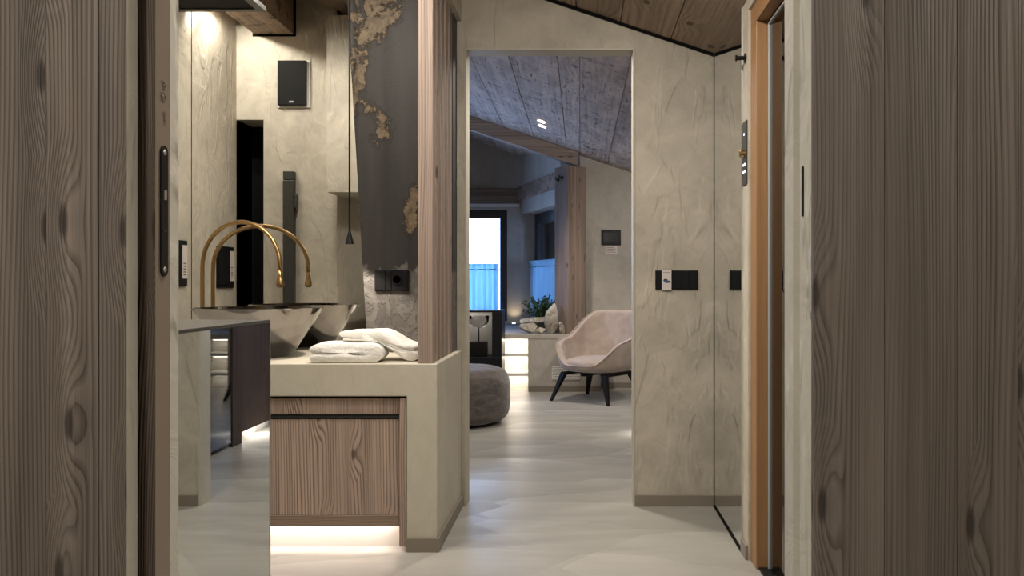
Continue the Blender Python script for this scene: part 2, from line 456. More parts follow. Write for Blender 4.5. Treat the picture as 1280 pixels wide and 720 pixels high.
# ------------------------------------------------------------------ mesh helpers
class MB:
    def __init__(s):
        s.v = []; s.f = []

    def box(s, x0, x1, y0, y1, z0, z1):
        i = len(s.v)
        s.v += [(x, y, z) for z in (z0, z1) for y in (y0, y1) for x in (x0, x1)]
        s.f += [[i + k for k in q] for q in ((0, 2, 3, 1), (4, 5, 7, 6), (0, 1, 5, 4), (1, 3, 7, 5), (3, 2, 6, 7), (2, 0, 4, 6))]
        return s

    def prism(s, pts, axis, a, b):
        """pts: 2D outline in the two other axes (order xyz without axis)"""
        i = len(s.v); n = len(pts)

        def mk(p, q):
            r = list(p); r.insert('xyz'.index(axis), q); return tuple(r)
        s.v += [mk(p, a) for p in pts] + [mk(p, b) for p in pts]
        s.f.append(list(range(i, i + n))[::-1]); s.f.append(list(range(i + n, i + 2 * n)))
        for k in range(n):
            q = (k + 1) % n
            s.f.append([i + k, i + q, i + n + q, i + n + k])
        return s

    def lathe(s, prof, c=(0, 0, 0), seg=32, closed=False):
        i = len(s.v); n = len(prof)
        for k in range(seg):
            a = 2 * PI * k / seg
            for r, z in prof:
                s.v.append((c[0] + r * math.cos(a), c[1] + r * math.sin(a), c[2] + z))
        for k in range(seg):
            q = (k + 1) % seg
            for j in range(n - 1):
                s.f.append([i + k * n + j, i + q * n + j, i + q * n + j + 1, i + k * n + j + 1])
            if closed:
                s.f.append([i + k * n + n - 1, i + q * n + n - 1, i + q * n, i + k * n])
        if not closed:
            if prof[0][0] > 1e-5:
                s.f.append([i + k * n for k in range(seg)][::-1])
            if prof[-1][0] > 1e-5:
                s.f.append([i + k * n + n - 1 for k in range(seg)])
        return s

    def tube(s, path, rad, seg=10):
        path = [Vector(p) for p in path]; n = len(path)
        rr = rad if isinstance(rad, (list, tuple)) else [rad] * n
        i = len(s.v)
        up = None
        for k, p in enumerate(path):
            t = (path[min(k + 1, n - 1)] - path[max(k - 1, 0)]).normalized()
            if up is None:
                up = t.orthogonal().normalized()
            up = (up - t * up.dot(t))
            up = up.normalized() if up.length > 1e-6 else t.orthogonal().normalized()
            sd = t.cross(up)
            for j in range(seg):
                a = 2 * PI * j / seg
                s.v.append(tuple(p + (up * math.cos(a) + sd * math.sin(a)) * rr[k]))
        for k in range(n - 1):
            for j in range(seg):
                q = (j + 1) % seg
                s.f.append([i + k * seg + j, i + k * seg + q, i + (k + 1) * seg + q, i + (k + 1) * seg + j])
        s.f.append([i + j for j in range(seg)][::-1]); s.f.append([i + (n - 1) * seg + j for j in range(seg)])
        return s

    def xf(s, fn):
        s.v = [tuple(fn(Vector(p))) for p in s.v]; return s

    def build(s, name, mat, parent=None, origin=None, bevel=0.0, smooth=False, bseg=2):
        """verts are world coordinates; a child is stored relative to its parent's base"""
        if origin is None:
            if parent is not None:
                origin = WORLD[parent.name]
            else:
                xs = [p[0] for p in s.v]; ys = [p[1] for p in s.v]; zs = [p[2] for p in s.v]
                origin = ((min(xs) + max(xs)) / 2, (min(ys) + max(ys)) / 2, min(zs))
        o = Vector(origin)
        me = bpy.data.meshes.new(name)
        me.from_pydata([tuple(Vector(p) - o) for p in s.v], [], s.f)
        bm = bmesh.new(); bm.from_mesh(me); bmesh.ops.recalc_face_normals(bm, faces=bm.faces); bm.to_mesh(me); bm.free()
        if smooth:
            for f in me.polygons:
                f.use_smooth = True
        me.materials.append(M[mat])
        ob = bpy.data.objects.new(name, me); COL.objects.link(ob)
        if parent is not None:
            ob.parent = parent
            ob.location = o - Vector(WORLD[parent.name])
        else:
            ob.location = o
        WORLD[ob.name] = tuple(o)
        if bevel:
            md = ob.modifiers.new('bevel', 'BEVEL'); md.width = bevel; md.segments = bseg; md.limit_method = 'ANGLE'
            md.harden_normals = False
        return ob


WORLD = {}


def thing(name, loc, label, cat, group=None):
    e = bpy.data.objects.new(name, None); COL.objects.link(e); e.location = loc
    e.empty_display_size = 0.1
    WORLD[e.name] = tuple(loc)
    tag(e, label, cat, group)
    return e


def tag(o, label, cat, group=None):
    o['label'] = label; o['category'] = cat
    if group:
        o['group'] = group
    return o


def struct(o):
    o['kind'] = 'structure'; return o


def box(x0, x1, y0, y1, z0, z1):
    return MB().box(x0, x1, y0, y1, z0, z1)


def rbox(name, mat, dims, parent=None, bevel=0.003, origin=None):
    return box(*dims).build(name, mat, parent, origin, bevel)


def light(name, typ, loc, energy, col=(1, 0.86, 0.70), parent=None, target=None, size=None, size_y=None, spot=None, blend=0.5, radius=0.03):
    l = bpy.data.lights.new(name, typ); l.energy = energy; l.color = col
    if typ == 'AREA':
        l.size = size
        if size_y:
            l.shape = 'RECTANGLE'; l.size_y = size_y
    else:
        l.shadow_soft_size = radius
    if typ == 'SPOT':
        l.spot_size = math.radians(spot); l.spot_blend = blend
    o = bpy.data.objects.new(name, l); COL.objects.link(o)
    p = Vector(WORLD[parent.name]) if parent else Vector((0, 0, 0))
    if parent:
        o.parent = parent
    o.location = Vector(loc) - p
    if target is not None:
        o.rotation_euler = (Vector(target) - Vector(loc)).to_track_quat('-Z', 'Y').to_euler()
    return o


# ================================================================== THE SETTING
YB, YB2 = 4.56, 4.68            # wall between bathroom and living room
DL, DR, DT = -0.593, 0.278, 2.366  # doorway in it
YN0, YN1 = 1.20, 1.37           # near wall with the sliding door
NL, NR = -0.625, 0.3185
XL, XR = -2.53, 0.70            # bathroom left and right
RL, RR = -3.30, 1.35            # living room left and right
YE = 9.75                       # living room end wall
YW = 11.60                      # bay window wall

fl = struct(box(-3.6, 2.4, -2.3, 12.0, -0.12, 0.0).build('floor', 'floor'))

# near wall in four layers so that the door pocket and the closing groove are real recesses
nw = MB()
for y0, y1, l, r in ((YN0, 1.243, NL, NR), (1.243, 1.275, -1.56, NR), (1.275, 1.315, -1.56, NR + 0.012), (1.315, YN1, NL, NR)):
    nw.prism([(-2.65, 0), (l, 0), (l, 2.3), (r, 2.3), (r, 0), (1.45, 0), (1.45, 3.5), (-2.65, 3.5)], 'y', y0, y1)
wall_near = struct(nw.build('wall_near', 'plaster_rough'))
# cladding planks on its lobby side
def planks(edges, wall, y0, y1, z0, z1):
    for a, b in zip(edges[:-1], edges[1:]):
        rbox('plank', 'wood_clad', (a + 0.0003, b - 0.0003, y0 + random.uniform(0, 0.0015), y1, z0, z1), wall, 0.0012,
             origin=((a + b) / 2, (y0 + y1) / 2, 1.0))
def pxn(px):
    return (px - VX) / F * 1.186
planks([-1.60, -1.42, -1.24, -1.05, -0.92, pxn(-10), pxn(58), pxn(124), pxn(152.5)], wall_near, 1.184, 1.2, 0.0, 2.5)
planks([pxn(1017), pxn(1105), pxn(1196), pxn(1272), pxn(1370), 0.88, 1.06, 1.24, 1.40], wall_near, 1.184, 1.2, 0.0, 2.5)
planks([NL, -0.4, -0.2, 0.0, 0.17, NR], wall_near, 1.184, 1.2, 2.3, 2.5)

# wall between bathroom and living room
struct(MB().prism([(RL - 0.1, 0), (DL, 0), (DL, DT), (DR, DT), (DR, 0), (RR + 0.1, 0), (RR + 0.1, roof(RR) + 0.2), (RL - 0.1, roof(RL) + 0.2)], 'y', YB, YB2).build('wall_back', 'plaster'))
# thin dark metal edging around the doorway
tr = MB()
tr.box(DL - 0.006, DL + 0.004, YB - 0.004, YB2 + 0.004, 0, DT)
tr.box(DR - 0.004, DR + 0.006, YB - 0.004, YB2 + 0.004, 0, DT)
tr.box(DL - 0.006, DR + 0.006, YB - 0.004, YB2 + 0.004, DT - 0.004, DT + 0.006)
struct(tr.build('trim_1', 'plaster_counter', bevel=0.001))
# bathroom left wall with its panel joint
struct(box(XL - 0.1, XL, YN1, YB, 0, 3.75).build('wall_left', 'plaster'))
struct(box(XL - 0.002, XL + 0.0015, 3.366, 3.374, 0, 3.6).build('trim_2', 'black_gap'))
# bathroom right wall, opening for the sauna door
struct(MB().prism([(YN1, 0), (2.70, 0), (2.70, 2.29), (3.66, 2.29), (3.66, 0), (YB, 0), (YB, 2.55), (YN1, 2.55)], 'x', XR, XR + 0.12).build('wall_right', 'plaster'))
# shower block (the wall with the loudspeaker) with a dark door recess
BX, BY = -1.79, 2.62
blk = MB()
blk.prism([(XL, 0), (XL, 0.001), (XL, 2.36), (-2.33, 2.36), (-2.33, 0), (BX, 0), (BX, roof(BX)), (XL, roof(XL))][1:], 'y', 2.30, BY)
blk.box(XL, BX, YN1, 2.30, 0, 3.1)
struct(blk.build('wall_shower', 'plaster'))
struct(rbox('opening_black', 'black_matt', (XL + 0.005, -2.335, 2.302, 2.33, 0.0, 2.355)))  # black panel standing in for the darkness of the open recess
# plaster soffit beside it
struct(box(BX, -1.42, YN1, 2.88, 1.80, roof(-1.42)).build('wall_soffit', 'plaster'))
# ceiling: one long roof slope, boards as children
def slope_slab(x0, x1, y0, y1, lo, hi):
    return MB().prism([(x0, roof(x0) + lo), (x1, roof(x1) + lo), (x1, roof(x1) + hi), (x0, roof(x0) + hi)], 'y', y0, y1)
ceil = struct(slope_slab(RL - 0.2, 1.6, YN1 - 0.05, 12.1, 0.03, 0.20).build('ceiling', 'wood_ceiling'))
def boards(edges, y0, y1, mat):
    for a, b in zip(edges[:-1], edges[1:]):
        dz = random.uniform(-0.003, 0.003)
        slope_slab(a + 0.002, b - 0.002, y0, y1, dz, 0.03).build('board', mat, ceil, ((a + b) / 2, 3.0 if y1 < 5 else 8.0, roof((a + b) / 2)), 0.003)
boards([-2.53, -2.24, -1.97, -1.66, -1.40, -1.1, -0.82, -0.55, -0.30, -0.02, 0.21, 0.47, 0.70], YN1, YB - 0.012, 'wood_ceiling')
boards([-3.3, -2.95, -2.6, -2.3, -1.96, -1.62, -1.36, -1.08, -0.82, -0.50, -0.145, 0.0, 0.30, 0.62, 0.95, 1.35], YB2, 11.6, 'wood_ceiling_room')
# black shadow joint between boards and back wall
struct(slope_slab(XL, XR, YB - 0.012, YB - 0.001, -0.016, 0.03).build('trim_3', 'black_gap'))

struct(box(XR - 0.0085, XR - 0.0065, YB - 0.0125, YB - 0.0005, 0.058, 2.34).build('trim_7', 'handle'))
# lobby around the camera
struct(box(-1.75, -1.65, -2.2, YN0, 0, 2.6).build('wall_lobby_left', 'plaster'))
struct(box(1.42, 1.52, -2.2, YN0, 0, 2.6).build('wall_lobby_right', 'plaster'))
struct(box(-1.75, 1.52, -2.3, -2.2, 0, 2.6).build('wall_lobby_back', 'plaster'))
struct(box(-1.75, 1.52, -2.3, YN0, 2.5, 2.6).build('ceiling_lobby', 'plaster'))

# sauna cabin behind the glass door
sa = MB()
sa.box(1.95, 2.0, 2.5, 3.95, 0, 2.3); sa.box(XR + 0.12, 2.0, 2.45, 2.5, 0, 2.3); sa.box(XR + 0.12, 2.0, 3.9, 3.95, 0, 2.3); sa.box(XR + 0.12, 2.0, 2.45, 3.95, 2.3, 2.35)
struct(sa.build('wall_sauna', 'sauna_wood'))

# living room shell
lw = MB().box(RL - 0.2, RL, YB2, 7.9, 0, 4.0).box(RL - 0.2, RL, 9.3, 11.8, 0, 4.0).box(RL - 0.2, RL, 7.9, 9.3, 0, 0.7).box(RL - 0.2, RL, 7.9, 9.3, 2.5, 4.0)
struct(lw.build('wall_room_left', 'plaster_room'))
struct(box(RR, RR + 0.1, YB2, YE + 0.15, 0, 2.4).build('wall_room_right', 'plaster_room'))
struct(MB().prism([(0.0, 0), (RR, 0), (RR, roof(RR) + 0.05), (0.0, roof(0.0) + 0.05)], 'y', YE, YE + 0.25).box(-0.22, 0.01, 9.80, 10.0, 0, 2.7).build('wall_room_end', 'plaster_room'))
# bay: window wall with opening, pillar to its right
WX0, WX1, WZ0, WZ1 = -2.35, -0.96, 0.66, 2.13
bw = MB()
bw.box(RL, WX0, YW, YW + 0.22, 0, 3.7); bw.box(WX1, -0.78, YW, YW + 0.22, 0, 2.9); bw.box(WX0, WX1, YW, YW + 0.22, 0, WZ0)
bw.prism([(WX0, WZ1), (WX1, WZ1), (WX1, 3.0), (WX0, 3.5)], 'y', YW, YW + 0.22)
struct(bw.build('wall_window', 'plaster_room'))
# angled bay wall with the second window: local (s along, n outwards, z)
A = Vector((-0.78, 11.60)); B = Vector((-0.10, 9.65))
dv = (B - A).normalized(); nv = Vector((-dv.y, dv.x))
if nv.x < 0:
    nv = -nv
def bay(p):
    q = A + dv * p.x + nv * p.y
    return Vector((q.x, q.y, p.z))
aw = MB()
aw.box(-0.02, 1.62, 0, 0.34, 2.07, 3.0); aw.box(1.62, 1.80, 0, 0.34, 0, 3.0); aw.box(-0.02, 1.62, 0, 0.34, 0, 0.60); aw.box(-0.30, 0.0, 0.0, 0.40, 0, 3.0)
aw.xf(bay)
struct(aw.build('wall_bay', 'plaster_room'))
# ledge (broad sill bench) with lit shelf niche in its face
LY, LZ = 9.40, 0.613
NX0, NX1 = -0.85, -0.555
ld = MB()
ld.box(RL, 0.22, LY, 11.6, LZ - 0.05, LZ)
ld.box(NX1, 0.22, LY + 0.004, LY + 0.12, 0, LZ - 0.05)
ld.box(RL, NX0, LY + 0.004, LY + 0.12, 0, LZ - 0.05)
ld.box(NX0 - 0.02, NX1 + 0.02, LY + 0.34, LY + 0.40, 0, LZ - 0.05)
ld.box(NX0 - 0.03, NX0, LY + 0.12, LY + 0.36, 0, LZ - 0.05); ld.box(NX1, NX1 + 0.03, LY + 0.12, LY + 0.36, 0, LZ - 0.05)
struct(ld.build('wall_ledge', 'plaster_room', bevel=0.003))
# skirtings
def skirt(name, *d):
    return struct(rbox(name, 'taupe', d, None, 0.002))
skirt('baseboard_back', DR + 0.006, XR - 0.008, YB - 0.012, YB, 0, 0.057)
skirt('baseboard_right', XR - 0.012, XR, 3.665, 3.775, 0, 0.06)
skirt('baseboard_ledge', NX1 + 0.01, 0.22, LY - 0.010, LY + 0.004, 0, 0.06)
skirt('baseboard_room_end', 0.22, RR, YE - 0.012, YE, 0, 0.06)
struct(MB().box(XR - 0.012, XR, 3.78, YB - 0.012, 0.0, 0.008).build('trim_4', 'black_gap'))

# ================================================================== VANITY
VY0, VXR, CZ = 3.78, -0.6135, 0.807
van = thing('vanity_counter', (-1.5, 4.1, 0), 'pale troweled concrete washstand counter with a solid end leg beside the doorway', 'counter')
vm = MB().prism([(XL + 0.003, CZ - 0.14), (VXR - 0.131, CZ - 0.14), (VXR - 0.131, 0), (VXR, 0), (VXR, CZ), (XL + 0.003, CZ)], 'y', VY0, YB - 0.001)
vm.build('counter_body', 'plaster_counter', van, bevel=0.004)
sk = MB(); sk.box(VXR - 0.134, VXR + 0.010, VY0 - 0.010, VY0 - 0.0005, 0, 0.060); sk.box(VXR + 0.0005, VXR + 0.010, VY0 - 0.0005, YB - 0.006, 0, 0.060)
sk.build('skirting', 'taupe', van, bevel=0.0015)

cab = thing('drawer_cabinet', (-1.5, 4.1, 0), 'weathered brown wooden drawer unit floating over a glowing plinth under the counter', 'cabinet')
CX0, CX1, CY = XL + 0.01, VXR - 0.131 - 0.003, VY0 + 0.025
xi = CX1 - 0.032
box(CX0, xi, CY + 0.02, 4.45, 0.15, CZ - 0.15).build('carcass', 'cab_wood', cab)
box(xi + 0.002, CX1, VY0 + 0.006, 4.40, 0.02, CZ - 0.15).build('side_panel', 'wood_drawer', cab, ((xi + CX1) / 2, CY, 0.4), 0.002)
hx = -1.62
zt = lambda py: CAMZ - (py - VY) / F * CY
for a, b in ((CX0, hx), (hx, xi)):
    up = box(a + 0.002, b - 0.002, CY, CY + 0.02, zt(518), CZ - 0.152).build('drawer_fascia', 'wood_drawer', cab, ((a + b) / 2, CY, 0.6), 0.002)
    dr = box(a + 0.002, b - 0.002, CY, CY + 0.02, zt(644), zt(524)).build('drawer', 'wood_drawer', cab, ((a + b) / 2, CY, 0.2), 0.002)
    h = MB(); h.box(a + 0.002, b - 0.002, CY - 0.004, CY + 0.018, zt(522.5), zt(519.5)); h.box(a + 0.002, b - 0.002, CY + 0.010, CY + 0.018, zt(524), zt(518))
    h.build('handle', 'handle', dr, WORLD[dr.name], 0.0008)
box(CX0, xi, CY - 0.002, CY + 0.018, zt(658), zt(644) - 0.0002).build('bottom_rail', 'wood_rail', cab, (-1.5, CY, 0.12), 0.002)
box(CX0, CX1 - 0.004, VY0 + 0.085, VY0 + 0.10, 0.0, 0.15).build('plinth', 'white', cab)
led = box(CX0 + 0.05, xi - 0.02, VY0 + 0.052, VY0 + 0.072, 0.136, 0.142).build('led_strip', 'led', cab)
light('plinth_light', 'AREA', ((CX0 + xi) / 2, VY0 + 0.062, 0.128), 3.4, (1.0, 0.84, 0.76), cab, ((CX0 + xi) / 2, VY0 + 0.05, 0), xi - CX0 - 0.1, 0.02)

# slat screen over the counter end
ss = thing('slat_screen', (-0.667, 4.1, CZ), 'row of upright weathered wooden slats rising from the counter edge', 'screen')
for i in range(5):
    y = 3.797 + i * 0.122
    rbox('slat', 'wood_slat', (-0.700, -0.634, y, y + 0.068, CZ + 0.0005, 2.508), ss, 0.003, origin=(-0.667, y + 0.034, 1.5))
struct(MB().prism([(-0.74, 2.51), (VXR, 2.51), (VXR, roof(VXR)), (-0.74, roof(-0.74))], 'y', VY0, YB).build('wall_header', 'plaster'))

# weathered slab with slanted edge
sl = MB().prism([(-1.065, CZ + 0.001), (-0.637, CZ + 0.001), (-0.637, 2.86), (-1.185, 2.86)], 'y', 4.41, YB - 0.002)
tag(sl.build('weathered_slab', 'slab', bevel=0.004), 'tall dark rust-stained slab with one slanting edge behind the slats', 'slab')
so = thing('power_socket', (-0.94, 4.41, 1.168), 'black socket plate on the dark slab above the folded towels', 'socket')
rbox('frame', 'black', (-1.027, -0.856, 4.398, 4.4095, 1.113, 1.222), so, 0.002)
for a, b in ((-1.020, -0.973), (-0.971, -0.944), (-0.886, -0.863)):
    rbox('blank_module', 'black', (a, b, 4.3945, 4.398, 1.12, 1.215), so, 0.0015)
si = MB().lathe([(0.0255, 0), (0.0255, 0.006), (0.020, 0.006), (0.0195, -0.006), (0.0, -0.006)], (0, 0, 0), 28)
si.xf(lambda p: Vector((-0.915 + p.x, 4.398 - p.z, 1.172 + p.y)))
sob = si.build('socket_insert', 'black', so, smooth=False)
for dx in (-0.009, 0.009):
    MB().lathe([(0.0028, 0), (0.0028, 0.002)], (0, 0, 0), 10).xf(lambda p: Vector((-0.915 + dx + p.x, 4.4035 - p.z, 1.172 + p.y))).build('pin_hole', 'black_gap', sob, WORLD[sob.name])

# mirror over the counter
wm = box(XL + 0.004, -1.02, YB - 0.010, YB - 0.002, CZ + 0.002, 3.0).build('wall_mirror', 'mirror')
tag(wm, 'large frameless mirror behind the wash basin and the bronze faucet', 'mirror')

# basin
bx, by = -1.53, 4.20
pr = [(0.0, 0.001), (0.145, 0.001), (0.152, 0.006), (0.298, 0.226), (0.300, 0.231), (0.293, 0.231), (0.286, 0.222), (0.13, 0.020), (0.0, 0.014)]
bs = thing('wash_basin', (bx, by, CZ), 'polished smoky steel cone-shaped vessel basin on the counter', 'basin')
MB().lathe(pr, (bx, by, CZ), 72).build('bowl', 'basin', bs, smooth=True).modifiers.new('es', 'EDGE_SPLIT').split_angle = 0.7
MB().lathe([(0.0, 0.016), (0.024, 0.016), (0.026, 0.020), (0.022, 0.024), (0, 0.024)], (bx, by, CZ), 24).build('drain', 'steel', bs, smooth=True)
# faucet
fb = Vector((-1.925, 4.485, 0)); fe = Vector((-1.474, 4.324, 0))
path = [(fb.x, fb.y, CZ), (fb.x, fb.y, 1.0), (fb.x, fb.y, 1.15), (fb.x, fb.y, 1.20)]
for k in range(1, 25):
    t = PI * k / 24
    q = fb.lerp(fe, (1 - math.cos(t)) / 2)
    path.append((q.x, q.y, 1.225 + 0.235 * math.sin(t) ** 0.92 if k < 24 else 1.215))
fa = thing('faucet', (fb.x, fb.y, CZ), 'slim bronze swan-neck faucet with teardrop spout over the basin', 'faucet')
MB().tube(path, 0.0105, 14).build('pipe', 'brass', fa, smooth=True)
MB().lathe([(0.0, 0.0), (0.013, 0.001), (0.0195, 0.010), (0.020, 0.020), (0.015, 0.040), (0.011, 0.060), (0.0105, 0.085), (0, 0.085)], (fe.x, fe.y, 1.132), 20).build('spout_tip', 'brass', fa, smooth=True)
MB().lathe([(0.026, 0), (0.026, 0.006), (0.012, 0.010), (0, 0.010)], (fb.x, fb.y, CZ), 24).build('base_ring', 'brass', fa, smooth=False)

# pendant
px_, py_ = -1.113, 4.25
pn = thing('pendant_lamp', (px_, py_, 1.343), 'thin black pendant lamp with a small cone shade beside the slab', 'lamp')
MB().tube([(px_, py_, 1.40), (px_, py_, 2.0), (px_, py_, roof(px_))], 0.0048, 8).build('rod', 'black', pn, smooth=True)
MB().lathe([(0.0, 0.064), (0.0195, 0.0), (0.0215, 0.0), (0.0065, 0.060), (0.0052, 0.07), (0.0, 0.07)], (px_, py_, 1.343), 24).build('shade', 'black', pn)
MB().lathe([(0.0, 0.0), (0.0130, 0.0), (0.0130, 0.001), (0, 0.001)], (px_, py_, 1.359), 20).build('lens', 'led', pn)
light('pendant_light', 'SPOT', (px_, py_, 1.338), 15, (1, 0.86, 0.70), pn, (px_, py_, 0), spot=110, blend=0.35, radius=0.015)

# towels
def sst_(a, b, x):
    t = max(0, min(1, (x - a) / (b - a))); return t * t * (3 - 2 * t)


def towel(name, label, cx, cy, z0, L, W, layers, th, rz, tilt, seed, drape=None):
    """a folded towel: one long cloth laid back and forth, rounded folds at both ends"""
    r = th / 2
    mid = []
    for i in range(layers):
        xs = [-L / 2 + r, L / 2 - r] if i % 2 == 0 else [L / 2 - r, -L / 2 + r]
        z = r + i * th * 0.88
        n = 12
        for k in range(n + 1):
            mid.append((xs[0] + (xs[1] - xs[0]) * k / n, z))
        if i < layers - 1:
            sgn = 1 if i % 2 == 0 else -1
            for k in range(1, 6):
                a = -PI / 2 + PI * k / 6
                mid.append((xs[1] + sgn * th * 0.47 * math.cos(a), z + th * 0.44 + th * 0.44 * math.sin(a)))
    mid = [Vector((a, b)) for a, b in mid]
    nrm = []
    for k in range(len(mid)):
        t = (mid[min(k + 1, len(mid) - 1)] - mid[max(k - 1, 0)]).normalized()
        nrm.append(Vector((-t.y, t.x)))
    hw = th * 0.46
    out = [m_ + n_ * hw for m_, n_ in zip(mid, nrm)]
    inn = [m_ - n_ * hw for m_, n_ in zip(mid, nrm)]
    e1 = mid[-1] + (mid[-1] - mid[-2]).normalized() * hw * 0.8
    e0 = mid[0] + (mid[0] - mid[1]).normalized() * hw * 0.8
    ring = out + [e1] + inn[::-1] + [e0]
    mb = MB(); ny = 10; n = len(ring)
    cen = Vector((0, layers * th * 0.46))
    ends = [(-0.5, 0.35), (-0.5 + 0.012 / W, 0.85)] + [(-0.46 + 0.92 * j / ny, 1.0) for j in range(ny + 1)] + [(0.5 - 0.012 / W, 0.85), (0.5, 0.35)]
    R = Matrix.Rotation(rz, 3, 'Z') @ Matrix.Rotation(tilt, 3, 'Y')
    for (yy, s) in ends:
        for j, p in enumerate(ring):
            c = mid[min(j, len(mid) - 1)] if j < len(mid) + 1 else mid[max(0, min(len(mid) - 1, n - 2 - j))]
            q = c + (p - c) * s
            v = Vector((q.x, yy * W, q.y))
            nz = noise.noise(Vector((v.x * 9 + seed, v.y * 9, v.z * 4)))
            sag = 1 - 0.10 * (abs(v.x) / (L / 2)) ** 3
            v.z = max(v.z * sag + nz * 0.006 * (v.z / (layers * th)), 0.001)
            v.y += nz * 0.006; v.x += noise.noise(Vector((v.y * 7 + seed, v.z * 30, 3))) * 0.006
            if drape:
                f_ = sst_(drape[1], drape[0], cx + v.x); v.z = v.z * (1 - 0.38 * f_) + drape[2] * f_
            v = R @ v
            mb.v.append((cx + v.x, cy + v.y, z0 + v.z))
    m_ = len(ends)
    for a in range(m_ - 1):
        for j in range(n):
            q = (j + 1) % n
            mb.f.append([a * n + j, a * n + q, (a + 1) * n + q, (a + 1) * n + j])
    mb.f.append(list(range(n))[::-1]); mb.f.append(list(range((m_ - 1) * n, m_ * n)))
    o = mb.build(name, 'terry', smooth=True)
    sm = o.modifiers.new('sub', 'SUBSURF'); sm.levels = 1; sm.render_levels = 1
    return tag(o, label, 'towel', 'folded towels on the counter')


towel('folded_towel', 'white folded terry towel lying flat on the counter next to the basin', -1.035, 3.90, CZ, 0.31, 0.19, 2, 0.047, 0.05, 0.0, 1.0)
towel('folded_towel', 'white folded terry towel draped half over the other towel', -0.892, 3.995, CZ, 0.335, 0.20, 3, 0.028, -0.03, 0.0, 5.0, (-0.895, -0.755, 0.090))

# ================================================================== SLIDING DOOR, JAMB FITTINGS
ED = -0.6046
sd = thing('sliding_door', (-1.05, 1.27, 0), 'pocket sliding door with dark grained face and taupe edge peeking from the wall slot', 'door')
box(-1.50, ED, 1.2475, 1.2535, 0.008, 2.285).build('face_veneer', 'wood_leaf', sd, (-0.7, 1.25, 1.0), 0.001)
box(-1.50, ED - 0.0005, 1.2535, 1.2995, 0.008, 2.285).build('leaf', 'leaf_edge', sd, (-0.7, 1.27, 1.0), 0.001)
# lock on the leaf edge
def stadium(hw, z0, z1, n=8):
    pts = []
    for k in range(n + 1):
        a = PI * k / n; pts.append((hw * math.cos(a), z1 - hw + hw * math.sin(a)))
    for k in range(n + 1):
        a = PI + PI * k / n; pts.append((hw * math.cos(a), z0 + hw + hw * math.sin(a)))
    return pts
yl = 1.2775
lk = MB().prism([(yl + a, b) for a, b in stadium(0.0105, 1.161, 1.351)], 'x', ED, ED + 0.002).build('lock_plate', 'black', sd)
for z in (1.341, 1.171):
    MB().lathe([(0.0042, 0), (0.003, 0.0012), (0, 0.0012)], (0, 0, 0), 12).xf(lambda p: Vector((ED + 0.002 + p.z, yl + p.x, z + p.y))).build('screw', 'steel', lk, WORLD[sd.name])
rbox('latch', 'steel', (ED + 0.002, ED + 0.0035, yl - 0.004, yl + 0.004, 1.272, 1.286), lk, 0.0004, origin=WORLD[sd.name])
rbox('key_slot', 'handle', (ED + 0.002, ED + 0.0028, yl - 0.005, yl + 0.005, 1.226, 1.2265 + 0.002), lk, 0.0, origin=WORLD[sd.name])
# raised script monogram above the lock, reading down the edge
sx = MB()
zz_ = lambda py: CAMZ + (VY - py) / F * 1.275
def stroke(pts):
    sx.tube([(ED + 0.0006, 1.2535 + (a - 190) / 23.0 * 0.046, zz_(b)) for a, b in pts], 0.0006, 6)
stroke([(199, 101), (203, 103), (205, 107), (202, 109), (204, 111), (206, 108)]); stroke([(200, 108), (203, 105), (206, 103)])
stroke([(197, 117), (201, 116), (204, 119), (205, 124), (201, 126), (199, 122), (202, 119)]); stroke([(198, 121), (201, 118)])
stroke([(200, 139), (203, 140), (205, 143), (202, 144), (205, 147), (203, 149), (205, 153)])
sx.build('monogram', 'leaf_edge', sd, smooth=True)
# strike recess in the opposite jamb
stz = CAMZ + (VY - 239) / F * 1.256
st = MB().prism([(1.256 + a, b) for a, b in stadium(0.0045, stz - 0.036, stz + 0.036)], 'x', NR - 0.0012, NR + 0.0005)
tag(st.build('strike_plate', 'black_gap'), 'narrow black strike slot in the plaster jamb opposite the sliding door', 'strike plate')

# ================================================================== RIGHT SIDE
rm = box(XR - 0.006, XR - 0.0005, 3.782, YB - 0.013, 0.009, 2.36).build('wall_mirror', 'mirror')
tag(rm, 'full-height wall mirror next to the oak sauna door', 'mirror')
sau = thing('sauna_door', (0.74, 3.2, 0), 'oak framed sauna door with dark bronze glass', 'door')
OX0, OX1 = XR + 0.010, XR + 0.068
box(OX0, OX1, 3.545, 3.66, 0.0, 2.21).build('jamb_post', 'oak', sau, (OX0, 3.6, 1.0), 0.0015)
box(OX0, OX1, 2.70, 2.80, 0.0, 2.21).build('jamb_post', 'oak', sau, (OX0, 2.75, 1.0), 0.0015)
box(OX0, OX1, 2.70, 3.66, 2.2105, 2.29).build('head_rail', 'oak_y', sau, (OX0, 3.2, 2.25), 0.0015)
gx = XR + 0.062
box(gx, gx + 0.008, 2.815, 3.528, 0.012, 2.195).build('glass_pane', 'glass_bronze', sau)
sm_ = MB()
sm_.box(gx - 0.008, gx + 0.012, 3.522, 3.530, 0.010, 2.198); sm_.box(gx - 0.008, gx + 0.012, 2.812, 2.820, 0.010, 2.198); sm_.box(gx - 0.008, gx + 0.012, 2.82, 3.522, 2.190, 2.198)
sm_.build('edge_profile', 'profile_grey', sau)
ge = MB(); ge.box(gx - 0.004, gx + 0.012, 3.5305, 3.5445, 0.0, 2.21); ge.box(gx - 0.004, gx + 0.012, 2.80, 3.5305, 2.199, 2.21)
ge.build('seal', 'black_gap', sau)
box(OX0 + 0.01, OX1, 2.80, 3.545, 0.0, 0.009).build('sill', 'black', sau)
